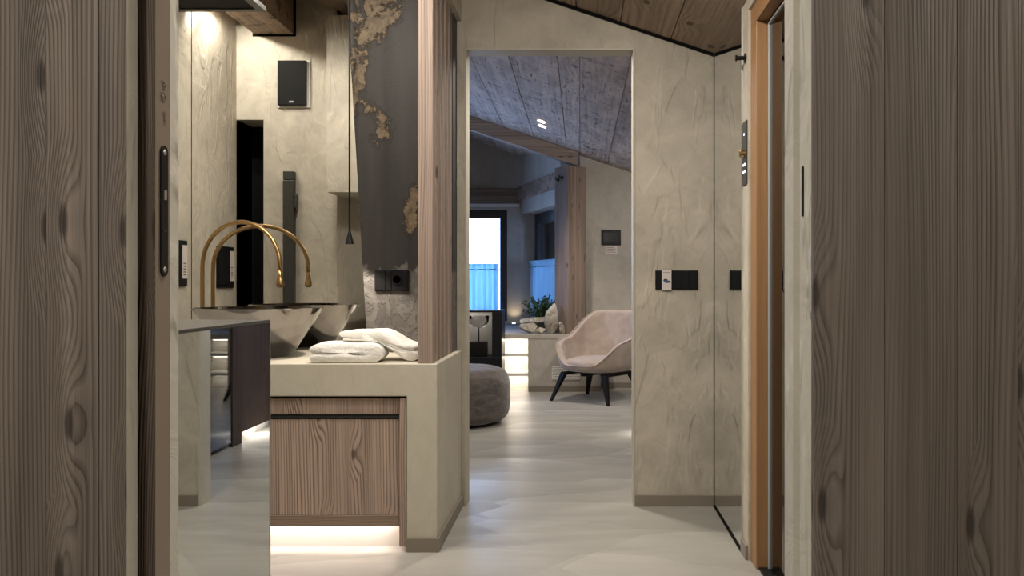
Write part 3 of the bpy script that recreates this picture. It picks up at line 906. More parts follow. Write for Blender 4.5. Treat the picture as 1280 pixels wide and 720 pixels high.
# sauna control unit on the plaster strip
sc_ = thing('sauna_control', (XR, 3.72, 1.6), 'slim dark sauna control panel with knob and lit symbols on the plaster strip', 'control panel')
zc = lambda py: CAMZ + (VY - py) / F * 3.72
rbox('faceplate', 'dark_metal', (XR - 0.006, XR, 3.675, 3.768, zc(231), zc(152)), sc_, 0.001)
MB().lathe([(0.016, 0), (0.016, 0.018), (0.013, 0.020), (0, 0.020)], (0, 0, 0), 20).xf(lambda p: Vector((XR - 0.006 - p.z, 3.722 + p.x, zc(192) + p.y))).build('knob', 'brass', sc_)
for yy, pz in ((3.722, 168), (3.705, 206), (3.738, 206), (3.705, 215), (3.738, 215)):
    rbox('lit_symbol', 'led_cool', (XR - 0.0068, XR - 0.0061, yy - 0.006, yy + 0.006, zc(pz) - 0.005, zc(pz) + 0.005), sc_, 0)
# robe hook
hk = thing('robe_hook', (XR, 3.715, zc(73)), 'black round robe hook high on the wall beside the sauna frame', 'hook')
MB().lathe([(0.020, 0), (0.020, 0.006), (0, 0.006)], (0, 0, 0), 20).xf(lambda p: Vector((XR - p.z, 3.715 + p.x, zc(73) + p.y))).build('rosette', 'black', hk)
MB().lathe([(0.009, 0.006), (0.009, 0.036), (0.013, 0.038), (0.013, 0.044), (0, 0.044)], (0, 0, 0), 16).xf(lambda p: Vector((XR - p.z, 3.715 + p.x, zc(73) + p.y))).build('peg', 'black', hk)

# light switch on the pier
def wall_px(px, py, D):
    p = at(px, py, D); return p[0], p[2]
sw = thing('light_switch', at(845.5, 350, YB), 'black wide multi-gang light switch with a white paper strip on the pier', 'switch')
x0, z1 = wall_px(819, 338, YB); x1, z0 = wall_px(872.5, 362, YB)
rbox('frame', 'black', (x0, x1, YB - 0.008, YB, z0, z1), sw, 0.0015)
n = 5; gw = (x1 - x0 - 0.012) / n
for i in range(n):
    rbox('rocker', 'black', (x0 + 0.006 + i * gw + 0.0008, x0 + 0.006 + (i + 1) * gw - 0.0008, YB - 0.0105, YB - 0.008, z0 + 0.006, z1 - 0.006), sw, 0.001)
lx0 = wall_px(827, 0, YB)[0]; lx1 = wall_px(839, 0, YB)[0]
lab = rbox('paper_strip', 'paper', (lx0, lx1, YB - 0.0118, YB - 0.0108, z0 - 0.003, z1 + 0.002), sw, 0)
cz = z0 + 0.042; cx_ = (lx0 + lx1) / 2
cl = MB()
def disc(mb, x, z, rx, rz, y, n=16, th=0.0003):
    mb.prism([(x + rx * math.cos(2 * PI * k / n), z + rz * math.sin(2 * PI * k / n)) for k in range(n)], 'y', y - th, y)
disc(cl, cx_ - 0.006, cz + 0.006, 0.011, 0.008, YB - 0.0119); disc(cl, cx_ + 0.010, cz - 0.001, 0.010, 0.006, YB - 0.0119)
cl.build('cloud_symbol', 'ink_dark', lab, WORLD[sw.name])
cl = MB(); disc(cl, cx_ + 0.001, cz - 0.002, 0.012, 0.006, YB - 0.0124); disc(cl, cx_ - 0.007, cz + 0.004, 0.006, 0.004, YB - 0.0124)
cl.build('cloud_highlight', 'ink_blue', lab, WORLD[sw.name])
tx = MB()
for k in range(6):
    tx.box(cx_ - 0.016 + k * 0.0055, cx_ - 0.0125 + k * 0.0055, YB - 0.0122, YB - 0.0119, z1 - 0.013, z1 - 0.009)
tx.build('text_row', 'ink', lab, WORLD[sw.name])

# ================================================================== BATHROOM, SEEN IN THE MIRROR
def mx_(px, py, Dv):              # pixel in the mirror image at virtual distance Dv -> real point
    p = at(px, py, Dv); return Vector((p[0], 2 * (YB - 0.010) - Dv, p[2]))
DV = 2 * (YB - 0.010) - BY
p0 = mx_(349, 132.5, DV); p1 = mx_(384.5, 77, DV)
sp_ = thing('wall_speaker', ((p0.x + p1.x) / 2, BY, p0.z), 'black rectangular wall loudspeaker high on the shower wall', 'speaker')
rbox('mounting_frame', 'white', (p0.x - 0.008, p1.x + 0.022, BY, BY + 0.012, p0.z - 0.014, p1.z + 0.006), sp_, 0.002)
rbox('grille', 'mesh', (p0.x, p1.x, BY + 0.012, BY + 0.04, p0.z, p1.z), sp_, 0.004)
xm = (p0.x + p1.x) / 2
rbox('badge', 'steel', (xm - 0.018, xm + 0.014, BY + 0.04, BY + 0.0415, p0.z + 0.018, p0.z + 0.030), sp_, 0)
# shower column
p0 = mx_(357, 400, DV); p1 = mx_(370, 215, DV)
sh = thing('shower_column', ((p0.x + p1.x) / 2, BY, 0.75), 'upright dark grey shower column on the wall below the loudspeaker', 'shower')
rbox('column', 'dark_metal', (p0.x, p1.x, BY, BY + 0.06, 0.75, p1.z - 0.066), sh, 0.004)
rbox('cap', 'dark_metal', (p0.x, p1.x, BY, BY + 0.06, p1.z - 0.062, p1.z), sh, 0.004)
zh = mx_(0, 252, DV).z
rbox('handset_holder', 'dark_metal', (p1.x + 0.0005, p1.x + 0.022, BY + 0.01, BY + 0.05, zh - 0.05, zh + 0.05), sh, 0.004)
# two black panels with paper tags on the left wall (their depths from the reflected wall line)
def on_left(px):
    return 2 * (YB - 0.010) - (-XL) * F / (VX - px)
def panel(pxa, pxb, pya, pyb, label):
    ya, yb = on_left(pxb), on_left(pxa)
    Dm = (-XL) * F / (VX - (pxa + pxb) / 2)
    za, zb = CAMZ + (VY - pyb) / F * Dm, CAMZ + (VY - pya) / F * Dm
    t = thing('shower_control', (XL, (ya + yb) / 2, za), label, 'control panel', 'control panels on the shower side wall')
    rbox('plate', 'black', (XL, XL + 0.012, ya, yb, za, zb), t, 0.003)
    rbox('rocker', 'black', (XL + 0.012, XL + 0.016, ya + 0.09, yb - 0.012, za + 0.02, zb - 0.02), t, 0.002)
    s_ = rbox('paper_tag', 'paper', (XL + 0.0125, XL + 0.0135, ya + 0.004, ya + 0.075, za + 0.05, zb - 0.03), t, 0)
    q = MB()
    for k in range(5):
        q.box(XL + 0.0136, XL + 0.0139, ya + 0.02, ya + 0.06, za + 0.07 + k * 0.018, za + 0.078 + k * 0.018)
    q.build('text_row', 'ink', s_, WORLD[t.name])
panel(214, 232, 300, 358, 'black control panel with paper tag on the left wall nearer the mirror')
panel(270, 290.5, 308, 360, 'black control panel with paper tag next to the dark door recess')
# suspended black mesh fixture over the shower
p0 = mx_(222, 15, 5.45); p1 = mx_(333, 15, 5.45)
rf = thing('rain_shower', ((p0.x + p1.x) / 2, p0.y + 0.3, p0.z), 'black perforated rectangular rain shower head hung below the ceiling', 'shower head')
zf = p0.z
fr = MB(); xa, xb, ya, yb = XL + 0.03, p1.x, p0.y, p0.y + 0.62
fr.box(xa, xb, ya, ya + 0.05, zf, zf + 0.03); fr.box(xa, xb, yb - 0.05, yb, zf, zf + 0.03); fr.box(xa, xa + 0.05, ya + 0.05, yb - 0.05, zf, zf + 0.03); fr.box(xb - 0.05, xb, ya + 0.05, yb - 0.05, zf, zf + 0.03)
fr.build('frame', 'dark_metal', rf, bevel=0.002)
box(xa + 0.05, xb - 0.05, ya + 0.05, yb - 0.05, zf + 0.006, zf + 0.03).build('mesh_panel', 'mesh', rf)
for x_, y_ in ((xa + 0.05, ya + 0.05), (xb - 0.05, ya + 0.05), (xa + 0.05, yb - 0.05), (xb - 0.05, yb - 0.05)):
    MB().tube([(x_, y_, zf + 0.03), (x_, y_, roof(x_))], 0.006, 8).build('hanger', 'dark_metal', rf)
# timber beam entering the shower wall
p0 = mx_(318, 43, DV); p1 = mx_(367, 43, DV)
bmz = p0.z
tb = MB().prism([(p0.x, bmz), (p1.x, bmz), (p1.x, roof(p1.x)), (p0.x, roof(p0.x))], 'y', BY, YB - 0.012).build('roof_beam', 'wood_beam_y', None, ((p0.x + p1.x) / 2, 3.5, bmz), 0.004)
tag(tb, 'brown timber roof beam running into the shower wall', 'beam')
jo = MB().prism([(p0.x - 0.012, bmz - 0.016), (p1.x + 0.018, bmz - 0.016), (p1.x + 0.018, roof(p1.x + 0.018)), (p0.x - 0.012, roof(p0.x - 0.012))], 'y', BY, BY + 0.004)
struct(jo.build('trim_5', 'black_gap'))

# half-height cabinet with a mirrored side
MXF, MY1, MZ = -0.846, 2.40, 1.053
hc = thing('half_height_cabinet', (-1.2, 1.9, 0), 'half-height plaster cabinet with a mirrored side just inside the sliding door', 'cabinet')
box(-1.60, MXF - 0.010, YN1 + 0.002, MY1 - 0.004, 0.0, MZ - 0.0085).build('body', 'plaster', hc)
box(MXF - 0.008, MXF, YN1 + 0.004, MY1, 0.0, MZ - 0.0085).build('mirror_panel', 'mirror_grey', hc)
box(-1.605, MXF + 0.0015, YN1 + 0.002, MY1 + 0.0015, MZ - 0.008, MZ).build('top_slab', 'taupe_steel', hc, bevel=0.0015)
box(MXF - 0.0095, MXF + 0.001, MY1 + 0.0001, MY1 + 0.003, 0.0, MZ - 0.0085).build('edge_strip', 'steel', hc)

# ================================================================== LIVING ROOM
# windows
def window(n, mk, u0, u1, z0, z1, fr, mull=None):
    """mk maps local (u, depth, z) to the world"""
    wn = bpy.data.objects.new('window_%d' % n, None); COL.objects.link(wn); struct(wn)
    c = mk(Vector(((u0 + u1) / 2, 0, z0))); wn.location = c; WORLD[wn.name] = tuple(c)
    for d in ((u0, u0 + fr, z0, z1), (u1 - fr, u1, z0, z1)):
        box(d[0], d[1], -0.04, 0.04, d[2], d[3]).xf(mk).build('stile', 'window_black', wn, bevel=0.003)
    for d in ((u0 + fr, u1 - fr, z0, z0 + fr), (u0 + fr, u1 - fr, z1 - fr, z1)):
        box(d[0], d[1], -0.04, 0.04, d[2], d[3]).xf(mk).build('rail', 'window_black', wn, bevel=0.003)
    box(u0 + fr, u1 - fr, -0.006, 0.006, z0 + fr, z1 - fr).xf(mk).build('pane', 'glass', wn)
    return wn
window(1, lambda p: Vector((p.x, YW + 0.13 + p.y, p.z)), WX0, WX1, WZ0, WZ1, 0.105)
window(2, lambda p: bay(Vector((p.x, 0.23 + p.y, p.z))), 0.0, 1.62, 0.60, 2.07, 0.13)
window(3, lambda p: Vector((RL - 0.1 + p.y, p.x, p.z)), 7.9, 9.3, 0.7, 2.5, 0.10)  # unseen window added to bring blue daylight onto the ceiling
hd = MB()
hd.tube([(0.20, 0.17, 1.22), (0.20, 0.14, 1.22)], 0.008, 8); hd.tube([(0.20, 0.135, 1.225), (0.20, 0.135, 1.08)], 0.009, 8)
tag(hd.xf(bay).build('window_handle', 'black', smooth=False), 'small black lever handle on the bay side window', 'handle')
# stone wall outside the bay
tag(MB().box(3.2, 3.5, 10.5, 22, 0, 5).build('outside_wall', 'stone_wall'), 'grey stone wall outside the bay side window', 'wall')

def curtain(mk, u0, u1, z0, z1, waves, amp, label, taper=0.0):
    t = thing('cafe_curtain', mk(Vector(((u0 + u1) / 2, 0, z1))), label, 'curtain', 'half-height cafe curtains')
    mb = MB(); nu, nz = waves * 10, 10
    for j in range(nz + 1):
        f = j / nz; z = z1 + (z0 - z1) * f
        for i in range(nu + 1):
            g = i / nu
            a = 2 * PI * waves * g + 0.8 * math.sin(5 * g)
            u = u0 + (u1 - u0) * g
            am = amp * (0.55 + 0.45 * f) * (0.7 + 0.5 * noise.noise(Vector((g * 6, 0, 1))))
            mb.v.append((u, am * math.sin(a), z))
    for j in range(nz):
        for i in range(nu):
            k = j * (nu + 1) + i
            mb.f.append([k, k + 1, k + nu + 2, k + nu + 1])
    mb.xf(mk).build('cloth', 'curtain', t, smooth=True)
    MB().tube([mk(Vector((u0 - 0.02, 0, z1 - 0.03))), mk(Vector((u1 + 0.02, 0, z1 - 0.03)))], 0.007, 8).build('rod', 'dark_metal', t)
    # gathered heading above the rod
    hb = MB()
    for j in range(3):
        for i in range(nu + 1):
            g = i / nu
            a = 2 * PI * waves * g + 0.8 * math.sin(5 * g)
            hb.v.append((u0 + (u1 - u0) * g, amp * (0.5 + 0.35 * j) * math.sin(a), z1 + 0.025 * j))
    for j in range(2):
        for i in range(nu):
            k = j * (nu + 1) + i
            hb.f.append([k, k + 1, k + nu + 2, k + nu + 1])
    hb.xf(mk).build('heading', 'curtain', t, smooth=True)
curtain(lambda p: Vector((p.x, YW + 0.045 + p.y, p.z)), WX0 + 0.06, -1.075, 0.72, 1.37, 9, 0.05, 'sheer blue-lit cafe curtain across the lower half of the front bay window')
curtain(lambda p: bay(Vector((p.x, 0.12 + p.y, p.z))), 0.02, 1.55, 0.63, 1.40, 12, 0.045, 'sheer blue-lit cafe curtain across the side bay window behind the plant')

# timber: lintel bands, sloping beam, post
lb = box(RL + 0.002, -0.80, YW - 0.05, YW - 0.001, 2.205, 2.41).build('lintel_beam', 'wood_beam_x', None, (-1.5, YW - 0.05, 2.205), 0.004)
tag(lb, 'weathered timber lintel over the front bay window', 'beam')
lb2 = MB().box(0.0, 1.79, -0.05, -0.001, 2.25, 2.43).xf(bay).build('lintel_beam', 'wood_beam_y', None, None, 0.004)
tag(lb2, 'weathered timber lintel slanting along the side bay wall', 'beam')
struct(box(RL + 0.002, -0.80, YW - 0.035, YW - 0.001, 2.165, 2.2045).build('trim_6', 'white'))
rb = MB().prism([(RL + 0.01, roof(RL + 0.01) - 0.155), (-0.02, roof(-0.02) - 0.155), (-0.02, roof(-0.02) - 0.004), (RL + 0.01, roof(RL + 0.01) - 0.004)], 'y', 9.50, 9.64).build('rafter', 'wood_beam_x', None, (-1.2, 9.57, 2.9), 0.005)
tag(rb, 'sloping timber rafter under the board ceiling at the bay', 'beam')
pc = Vector((-0.130, 9.43)); ang = math.radians(36.5)
rx_ = Vector((math.cos(ang), math.sin(ang))); ry_ = Vector((-math.sin(ang), math.cos(ang)))
def postxf(p):
    q = pc + rx_ * p.x + ry_ * p.y
    return Vector((q.x, q.y, p.z))
pt = thing('timber_post', postxf(Vector((0.125, 0.125, LZ))), 'square weathered timber post standing on the ledge beside the tablet wall', 'post')
MB().box(0, 0.249, 0, 0.249, LZ + 0.001, 2.42).xf(postxf).build('shaft', 'wood_post', pt, bevel=0.006)
for yy, zz in ((0.10, 2.30), (0.17, 2.285)):
    h_ = MB(); h_.tube([(-0.012, yy, zz), (-0.035, yy, zz), (-0.05, yy, zz + 0.02)], 0.009, 8); h_.box(-0.012, -0.0005, yy - 0.012, yy + 0.012, zz - 0.02, zz + 0.014)
    tag(h_.xf(postxf).build('coat_hook', 'black'), 'small black coat hook on the timber post, %s' % ('next to its front edge' if yy < 0.15 else 'next to the bay window lintel'), 'hook', 'coat hooks on the post')

# twin downlights in the board ceiling
for dx, Dd in ((-0.368, 8.36), (-0.372, 8.62)):
    zc_ = roof(dx)
    t = thing('ceiling_downlight', (dx, Dd, zc_ - 0.003), 'recessed lit downlight of the close pair, the one on the %s side' % ('doorway' if Dd < 8.5 else 'bay window'), 'downlight', 'twin downlights')
    tilt = lambda p: Vector((dx + p.x, Dd + p.y, zc_ - 0.004 - 0.335 * p.x + p.z))
    MB().lathe([(0.036, -0.004), (0.046, -0.004), (0.046, 0.0), (0.036, 0.0)], (0, 0, 0), 24, True).xf(tilt).build('ring', 'white', t)
    MB().lathe([(0.0, -0.003), (0.036, -0.003), (0.036, -0.001), (0.0, -0.001)], (0, 0, 0), 24).xf(tilt).build('lens', 'led', t)
    light('downlight_bulb', 'SPOT', (dx, Dd, zc_ - 0.03), 55, (1, 0.87, 0.74), t, (dx + 0.1, Dd + 0.1, 0), spot=95, blend=0.6, radius=0.035)

# lit shelves in the ledge niche
shf = thing('niche_shelf_unit', ((NX0 + NX1) / 2, LY + 0.2, 0), 'brightly lit white shelves set into the ledge niche', 'shelf')
for z in (0.405, 0.195):
    s_ = box(NX0 + 0.001, NX1 - 0.001, LY + 0.02, LY + 0.335, z - 0.03, z).build('shelf_board', 'white', shf, bevel=0.002)
for i, z in enumerate((0.555, 0.37, 0.16)):
    box(NX0 + 0.02, NX1 - 0.02, LY + 0.30, LY + 0.315, z - 0.006, z).build('led_strip', 'led', shf)
    light('shelf_light', 'AREA', ((NX0 + NX1) / 2, LY + 0.28, z - 0.02), 0.7, (1, 0.87, 0.70), shf, ((NX0 + NX1) / 2, LY + 0.20, z - 0.3), 0.24, 0.03)
box(NX0 + 0.001, NX1 - 0.001, LY + 0.325, LY + 0.338, 0.0, 0.56).build('back_panel', 'white', shf)
# small uplight on the ledge at the pillar
ul = thing('ledge_uplight', (-0.865, 11.50, LZ), 'small glowing uplight on the ledge at the foot of the pillar', 'lamp')
MB().lathe([(0.03, 0.0), (0.03, 0.02), (0.026, 0.024), (0.0, 0.024)], (-0.865, 11.50, LZ), 20).build('body', 'steel', ul)
MB().lathe([(0.0, 0.0245), (0.022, 0.0245), (0.022, 0.027), (0.0, 0.027)], (-0.865, 11.50, LZ), 20).build('lens', 'led', ul)
light('uplight_bulb', 'SPOT', (-0.865, 11.50, LZ + 0.04), 2.5, (1, 0.78, 0.5), ul, (-0.865, 11.57, 2.2), spot=120, blend=0.8, radius=0.02)
# vent grille in the ledge face
vg = thing('vent_grille', (-0.17, LY, 0.12), 'white perforated vent grille low in the ledge face behind the armchair', 'vent')
vp = box(-0.30, 0.00, LY - 0.004, LY + 0.003, 0.13, 0.27).build('plate', 'white', vg)
vd = MB()
for i in range(16):
    for j in range(7):
        x = -0.29 + i * 0.018 + (0.009 if j % 2 else 0); z = 0.143 + j * 0.019
        vd.box(x - 0.004, x + 0.004, LY - 0.0046, LY - 0.0041, z - 0.004, z + 0.004)
vo_ = vd.build('perforation', 'black_gap', vg); vo_['kind'] = 'stuff'

# black framed fireplace cabinet
FX0, FX1, FY, FZ = -2.2, -0.80, 9.0, 0.88
fp = thing('glass_fronted_cabinet', (-1.5, 9.2, 0), 'black framed cabinet with smoked glass front behind the ottoman', 'cabinet')
cbx = MB()
cbx.box(FX0, FX1, FY, FY + 0.385, 0, 0.40); cbx.box(FX0, FX1, FY, FY + 0.385, FZ - 0.02, FZ); cbx.box(FX1 - 0.10, FX1, FY, FY + 0.385, 0.40, FZ - 0.02); cbx.box(FX0, FX0 + 0.1, FY, FY + 0.385, 0.40, FZ - 0.02)
cbx.build('frame', 'black', fp, bevel=0.003)
box(FX0 + 0.1, FX1 - 0.10, FY + 0.36, FY + 0.384, 0.40, FZ - 0.02).build('back_panel', 'white', fp)
box(FX0 + 0.1, FX1 - 0.10, FY + 0.012, FY + 0.018, 0.40, FZ - 0.02).build('glass_pane', 'glass_smoke', fp)
rbox('added_glow_strip', 'led', (FX1 - 0.5, FX1 - 0.14, FY + 0.20, FY + 0.22, FZ - 0.026, FZ - 0.0205), fp, 0)  # glowing strip and area light added to brighten the cabinet interior
light('added_fill_light', 'AREA', (FX1 - 0.3, FY + 0.21, FZ - 0.03), 0.5, (1, 0.9, 0.8), fp, (FX1 - 0.28, FY + 0.30, 0.4), 0.34, 0.02)
# bowl-and-stem shape added behind the glass in place of a lamp's reflection
lx, ly, lz = -1.055, FY + 0.17, 0.40
ls = thing('lamp_reflection', (lx, ly, lz), 'bowl and stem shape inside the glass cabinet, standing in for a reflection', 'lamp')
MB().box(lx - 0.09, lx + 0.09, ly - 0.06, ly + 0.06, lz, lz + 0.15).build('plinth_box', 'dark_metal', ls, bevel=0.004)
MB().tube([(lx, ly, lz + 0.15), (lx, ly, lz + 0.29)], 0.007, 8).build('stem', 'black', ls)
MB().lathe([(0.0, 0.0), (0.05, 0.006), (0.085, 0.03), (0.105, 0.075), (0.11, 0.13), (0.102, 0.13), (0.097, 0.076), (0.078, 0.036), (0.0, 0.01)], (lx, ly, lz + 0.29), 32).build('bowl', 'glass_smoke', ls, smooth=True)

# ottoman
ox, oy, orad = -1.115, 7.35, 0.53
pf = [(0.0, 0.0), (orad - 0.10, 0.0), (orad - 0.04, 0.02), (orad - 0.008, 0.07), (orad, 0.16), (orad, 0.30), (orad - 0.012, 0.37), (orad - 0.05, 0.425), (orad - 0.12, 0.447), (orad - 0.3, 0.455), (0.0, 0.458)]
ot = thing('ottoman', (ox, oy, 0), 'round dark taupe velvet ottoman on the living room floor', 'ottoman')
om = MB().lathe(pf, (ox, oy, 0.012), 64)
om.xf(lambda p: p + Vector((0, 0, 0)) + (p - Vector((ox, oy, 0.23))).normalized() * 0.010 * noise.noise(Vector((math.atan2(p.y - oy, p.x - ox) * 5, p.z * 3, 0))))
om.build('cushion_body', 'velvet_dark', ot, smooth=True).modifiers.new('sub', 'SUBSURF').levels = 1
MB().lathe([(0, 0), (0.40, 0), (0.40, 0.012), (0, 0.012)], (ox, oy, 0.0), 32).build('base_disc', 'black_matt', ot)

# armchair
ch = thing('armchair', (0.17, 8.72, 0), 'blush velvet tub armchair with splayed black legs beside the ledge', 'armchair')
ch.rotation_euler = (0, 0, math.radians(-35))
WORLD_CH = WORLD[ch.name]; WORLD[ch.name] = (0, 0, 0)      # its parts are given in chair coordinates
def sst(a, b, x):
    t = max(0, min(1, (x - a) / (b - a))); return t * t * (3 - 2 * t)
def rim(ph):
    a = abs(ph)
    h = 0.875 - 0.26 * sst(35, 88, a) - 0.03 * sst(88, 112, a) - 0.225 * sst(108, 158, a)
    return h
sh_ = MB(); nph, nt_ = 64, 9
for i in range(nph):
    ph = -180 + 360 * i / nph
    a = math.radians(ph)
    e = 2.5
    cx, cy = math.sin(a), math.cos(a)
    k = (abs(cx) ** e + abs(cy) ** e) ** (-1 / e)
    ux, uy = cx * k, cy * k
    H = rim(ph)
    rows = [(0.35, 0.285), (0.68, 0.29), (0.84, 0.305), (0.92, 0.345)]
    for q in (0.25, 0.5, 0.75, 0.92, 1.0):
        z = 0.345 + (H - 0.345) * q
        rows.append((0.92 + 0.10 * math.sin(min(1, (z - 0.345) / 0.25) * PI / 2) - 0.02 * sst(0.6, 0.88, z), z))
    for r, z in rows:
        y = uy * r * 0.36
        if uy > 0:
            y += uy * 0.16 * max(0, z - 0.36) 
        sh_.v.append((ux * r * 0.385, y, z))
for i in range(nph):
    q = (i + 1) % nph
    for j in range(nt_ - 1):
        sh_.f.append([i * nt_ + j, q * nt_ + j, q * nt_ + j + 1, i * nt_ + j + 1])
sh_.f.append([i * nt_ for i in range(nph)])
so_ = sh_.build('shell', 'velvet', ch, smooth=True)
sd_ = so_.modifiers.new('solid', 'SOLIDIFY'); sd_.thickness = 0.055; sd_.offset = -1
su_ = so_.modifiers.new('sub', 'SUBSURF'); su_.levels = 1; su_.render_levels = 2
# piping along the rim
pp = [Vector(sh_.v[i * nt_ + nt_ - 1]) for i in range(nph)]
pp.append(pp[0])
MB().tube([p + Vector((0, 0, 0.0)) for p in pp], 0.006, 6).build('piping', 'velvet', so_, (0, 0, 0), smooth=True)
cu = MB()
prof = [(0.0, 0.30), (0.80, 0.30), (0.97, 0.325), (1.0, 0.37), (0.97, 0.405), (0.86, 0.425), (0.5, 0.438), (0.0, 0.44)]
for i in range(40):
    a = 2 * PI * i / 40
    k = (abs(math.cos(a)) ** 2.6 + abs(math.sin(a)) ** 2.6) ** (-1 / 2.6)
    for r, z in prof:
        cu.v.append((math.cos(a) * k * r * 0.285, math.sin(a) * k * r * 0.285 - 0.035, z - (0.012 if math.sin(a) < 0 else 0) * r))
for i in range(40):
    q = (i + 1) % 40
    for j in range(len(prof) - 1):
        cu.f.append([i * 8 + j, q * 8 + j, q * 8 + j + 1, i * 8 + j + 1])
co = cu.build('seat_cushion', 'velvet', ch, smooth=True)
co.modifiers.new('sub', 'SUBSURF').levels = 1
for sx_, sy_ in ((-1, -1), (1, -1), (-1, 1), (1, 1)):
    top = Vector((sx_ * 0.235, sy_ * 0.225, 0.285)); bot = Vector((sx_ * 0.335, sy_ * 0.315, 0.0))
    lg = MB()
    for c, h in ((top, 0.030), (bot, 0.014)):
        lg.v += [(c.x + a * h, c.y + b * h, c.z) for a, b in ((-1, -1), (1, -1), (1, 1), (-1, 1))]
    lg.f = [[0, 1, 2, 3], [4, 5, 6, 7], [0, 1, 5, 4], [1, 2, 6, 5], [2, 3, 7, 6], [3, 0, 4, 7]]
    lg.build('leg', 'black_wood', ch, bevel=0.006)
cf = MB()
cf.box(-0.26, 0.26, -0.025, 0.025, 0.255, 0.284); cf.box(-0.025, 0.025, -0.25, 0.25, 0.255, 0.2835)
for sx_ in (-1, 1):
    cf.box(sx_ * 0.235 - 0.025, sx_ * 0.235 + 0.025, -0.25, 0.25, 0.256, 0.285)
cf.build('cross_frame', 'black_wood', ch, bevel=0.003)
WORLD[ch.name] = WORLD_CH

# tablet and label on the end wall
a0 = wall_px(752, 306.5, YE); a1 = wall_px(776, 287.5, YE)
tb_ = thing('wall_tablet', ((a0[0] + a1[0]) / 2, YE, a0[1]), 'black wall tablet above a small paper note over the armchair', 'tablet')
rbox('bezel', 'black', (a0[0], a1[0], YE - 0.02, YE, a0[1], a1[1]), tb_, 0.003)
rbox('screen', 'screen', (a0[0] + 0.022, a1[0] - 0.022, YE - 0.0212, YE - 0.0201, a0[1] + 0.032, a1[1] - 0.03), tb_, 0)
b0 = wall_px(757, 317, YE); b1 = wall_px(771.5, 307.3, YE)
nt_o = thing('paper_note', ((b0[0] + b1[0]) / 2, YE, b0[1]), 'small white printed note below the wall tablet', 'note')
rbox('sheet', 'paper', (b0[0], b1[0], YE - 0.002, YE - 0.0002, b0[1], b1[1]), nt_o, 0)
q = MB()
for k in range(4):
    q.box(b0[0] + 0.012, b1[0] - 0.012 - 0.02 * (k % 2), YE - 0.0028, YE - 0.0022, b0[1] + 0.014 + k * 0.017, b0[1] + 0.020 + k * 0.017)
q.build('text_row', 'ink', nt_o)

# quartz rocks and plant on the ledge
def rock(c, s, rot, seed, label):
    bm = bmesh.new(); bmesh.ops.create_icosphere(bm, subdivisions=3, radius=1.0)
    R = Matrix.Rotation(rot[2], 3, 'Z') @ Matrix.Rotation(rot[1], 3, 'Y') @ Matrix.Rotation(rot[0], 3, 'X')
    rnd = random.Random(seed)
    planes = []
    for _ in range(13):
        nrm = Vector((rnd.gauss(0, 1), rnd.gauss(0, 1), rnd.gauss(0, 1))).normalized()
        planes.append((nrm, rnd.uniform(0.42, 0.78)))
    mb = MB(); zs = []
    for v in bm.verts:
        p = v.co.copy()
        for nrm, d in planes:
            e = p.dot(nrm) - d
            if e > 0:
                p -= nrm * e
        p *= 1 + 0.07 * noise.noise(p * 5 + Vector((seed, 0, 0)))
        if s[2] > s[0] * 1.4:
            tp = 1.12 - 0.55 * max(0, p.z + 0.5)
            p.x *= tp; p.y *= tp
        p = R @ Vector((p.x * s[0] * 1.25, p.y * s[1] * 1.1, p.z * s[2] * 1.2))
        mb.v.append(tuple(p))
    z0 = min(p[2] for p in mb.v)
    mb.v = [(c[0] + p[0], c[1] + p[1], c[2] + p[2] - z0) for p in mb.v]
    mb.f = [[q.index for q in f.verts] for f in bm.faces]
    bm.free()
    return tag(mb.build('quartz_rock', 'quartz'), label, 'rock', 'rocks on the ledge')
rock((-0.55, 9.55, LZ), (0.09, 0.09, 0.055), (0.1, 0.0, 0.2), 3, 'low pale broken rock at the shelf end of the ledge')
rock((-0.425, 9.455, LZ), (0.075, 0.05, 0.04), (0, 0.1, -0.2), 11, 'flat pale rock lying along the ledge front edge')
rock((-0.50, 9.61, LZ + 0.092), (0.155, 0.085, 0.050), (0.1, -0.14, 0.1), 8, 'long slanting rock slab lying across the lower rocks')
rock((-0.325, 9.49, LZ + 0.0), (0.092, 0.085, 0.18), (0, 0.22, 0.5), 21, 'tall pointed quartz rock next to the timber post')
rock((-0.198, 9.435, LZ), (0.042, 0.036, 0.075), (0.2, -0.3, 0.1), 5, 'small upright rock at the foot of the timber post')
pl = thing('potted_plant', (-0.44, 9.86, LZ), 'dark green small-leaved plant bushing out behind the rocks', 'plant')
MB().lathe([(0.0, 0.0), (0.06, 0.0), (0.075, 0.10), (0.068, 0.10), (0.058, 0.08), (0.0, 0.08)], (-0.44, 9.86, LZ), 20).build('pot', 'dark_metal', pl, smooth=False)
stm = MB(); lv = MB(); rnd = random.Random(4)
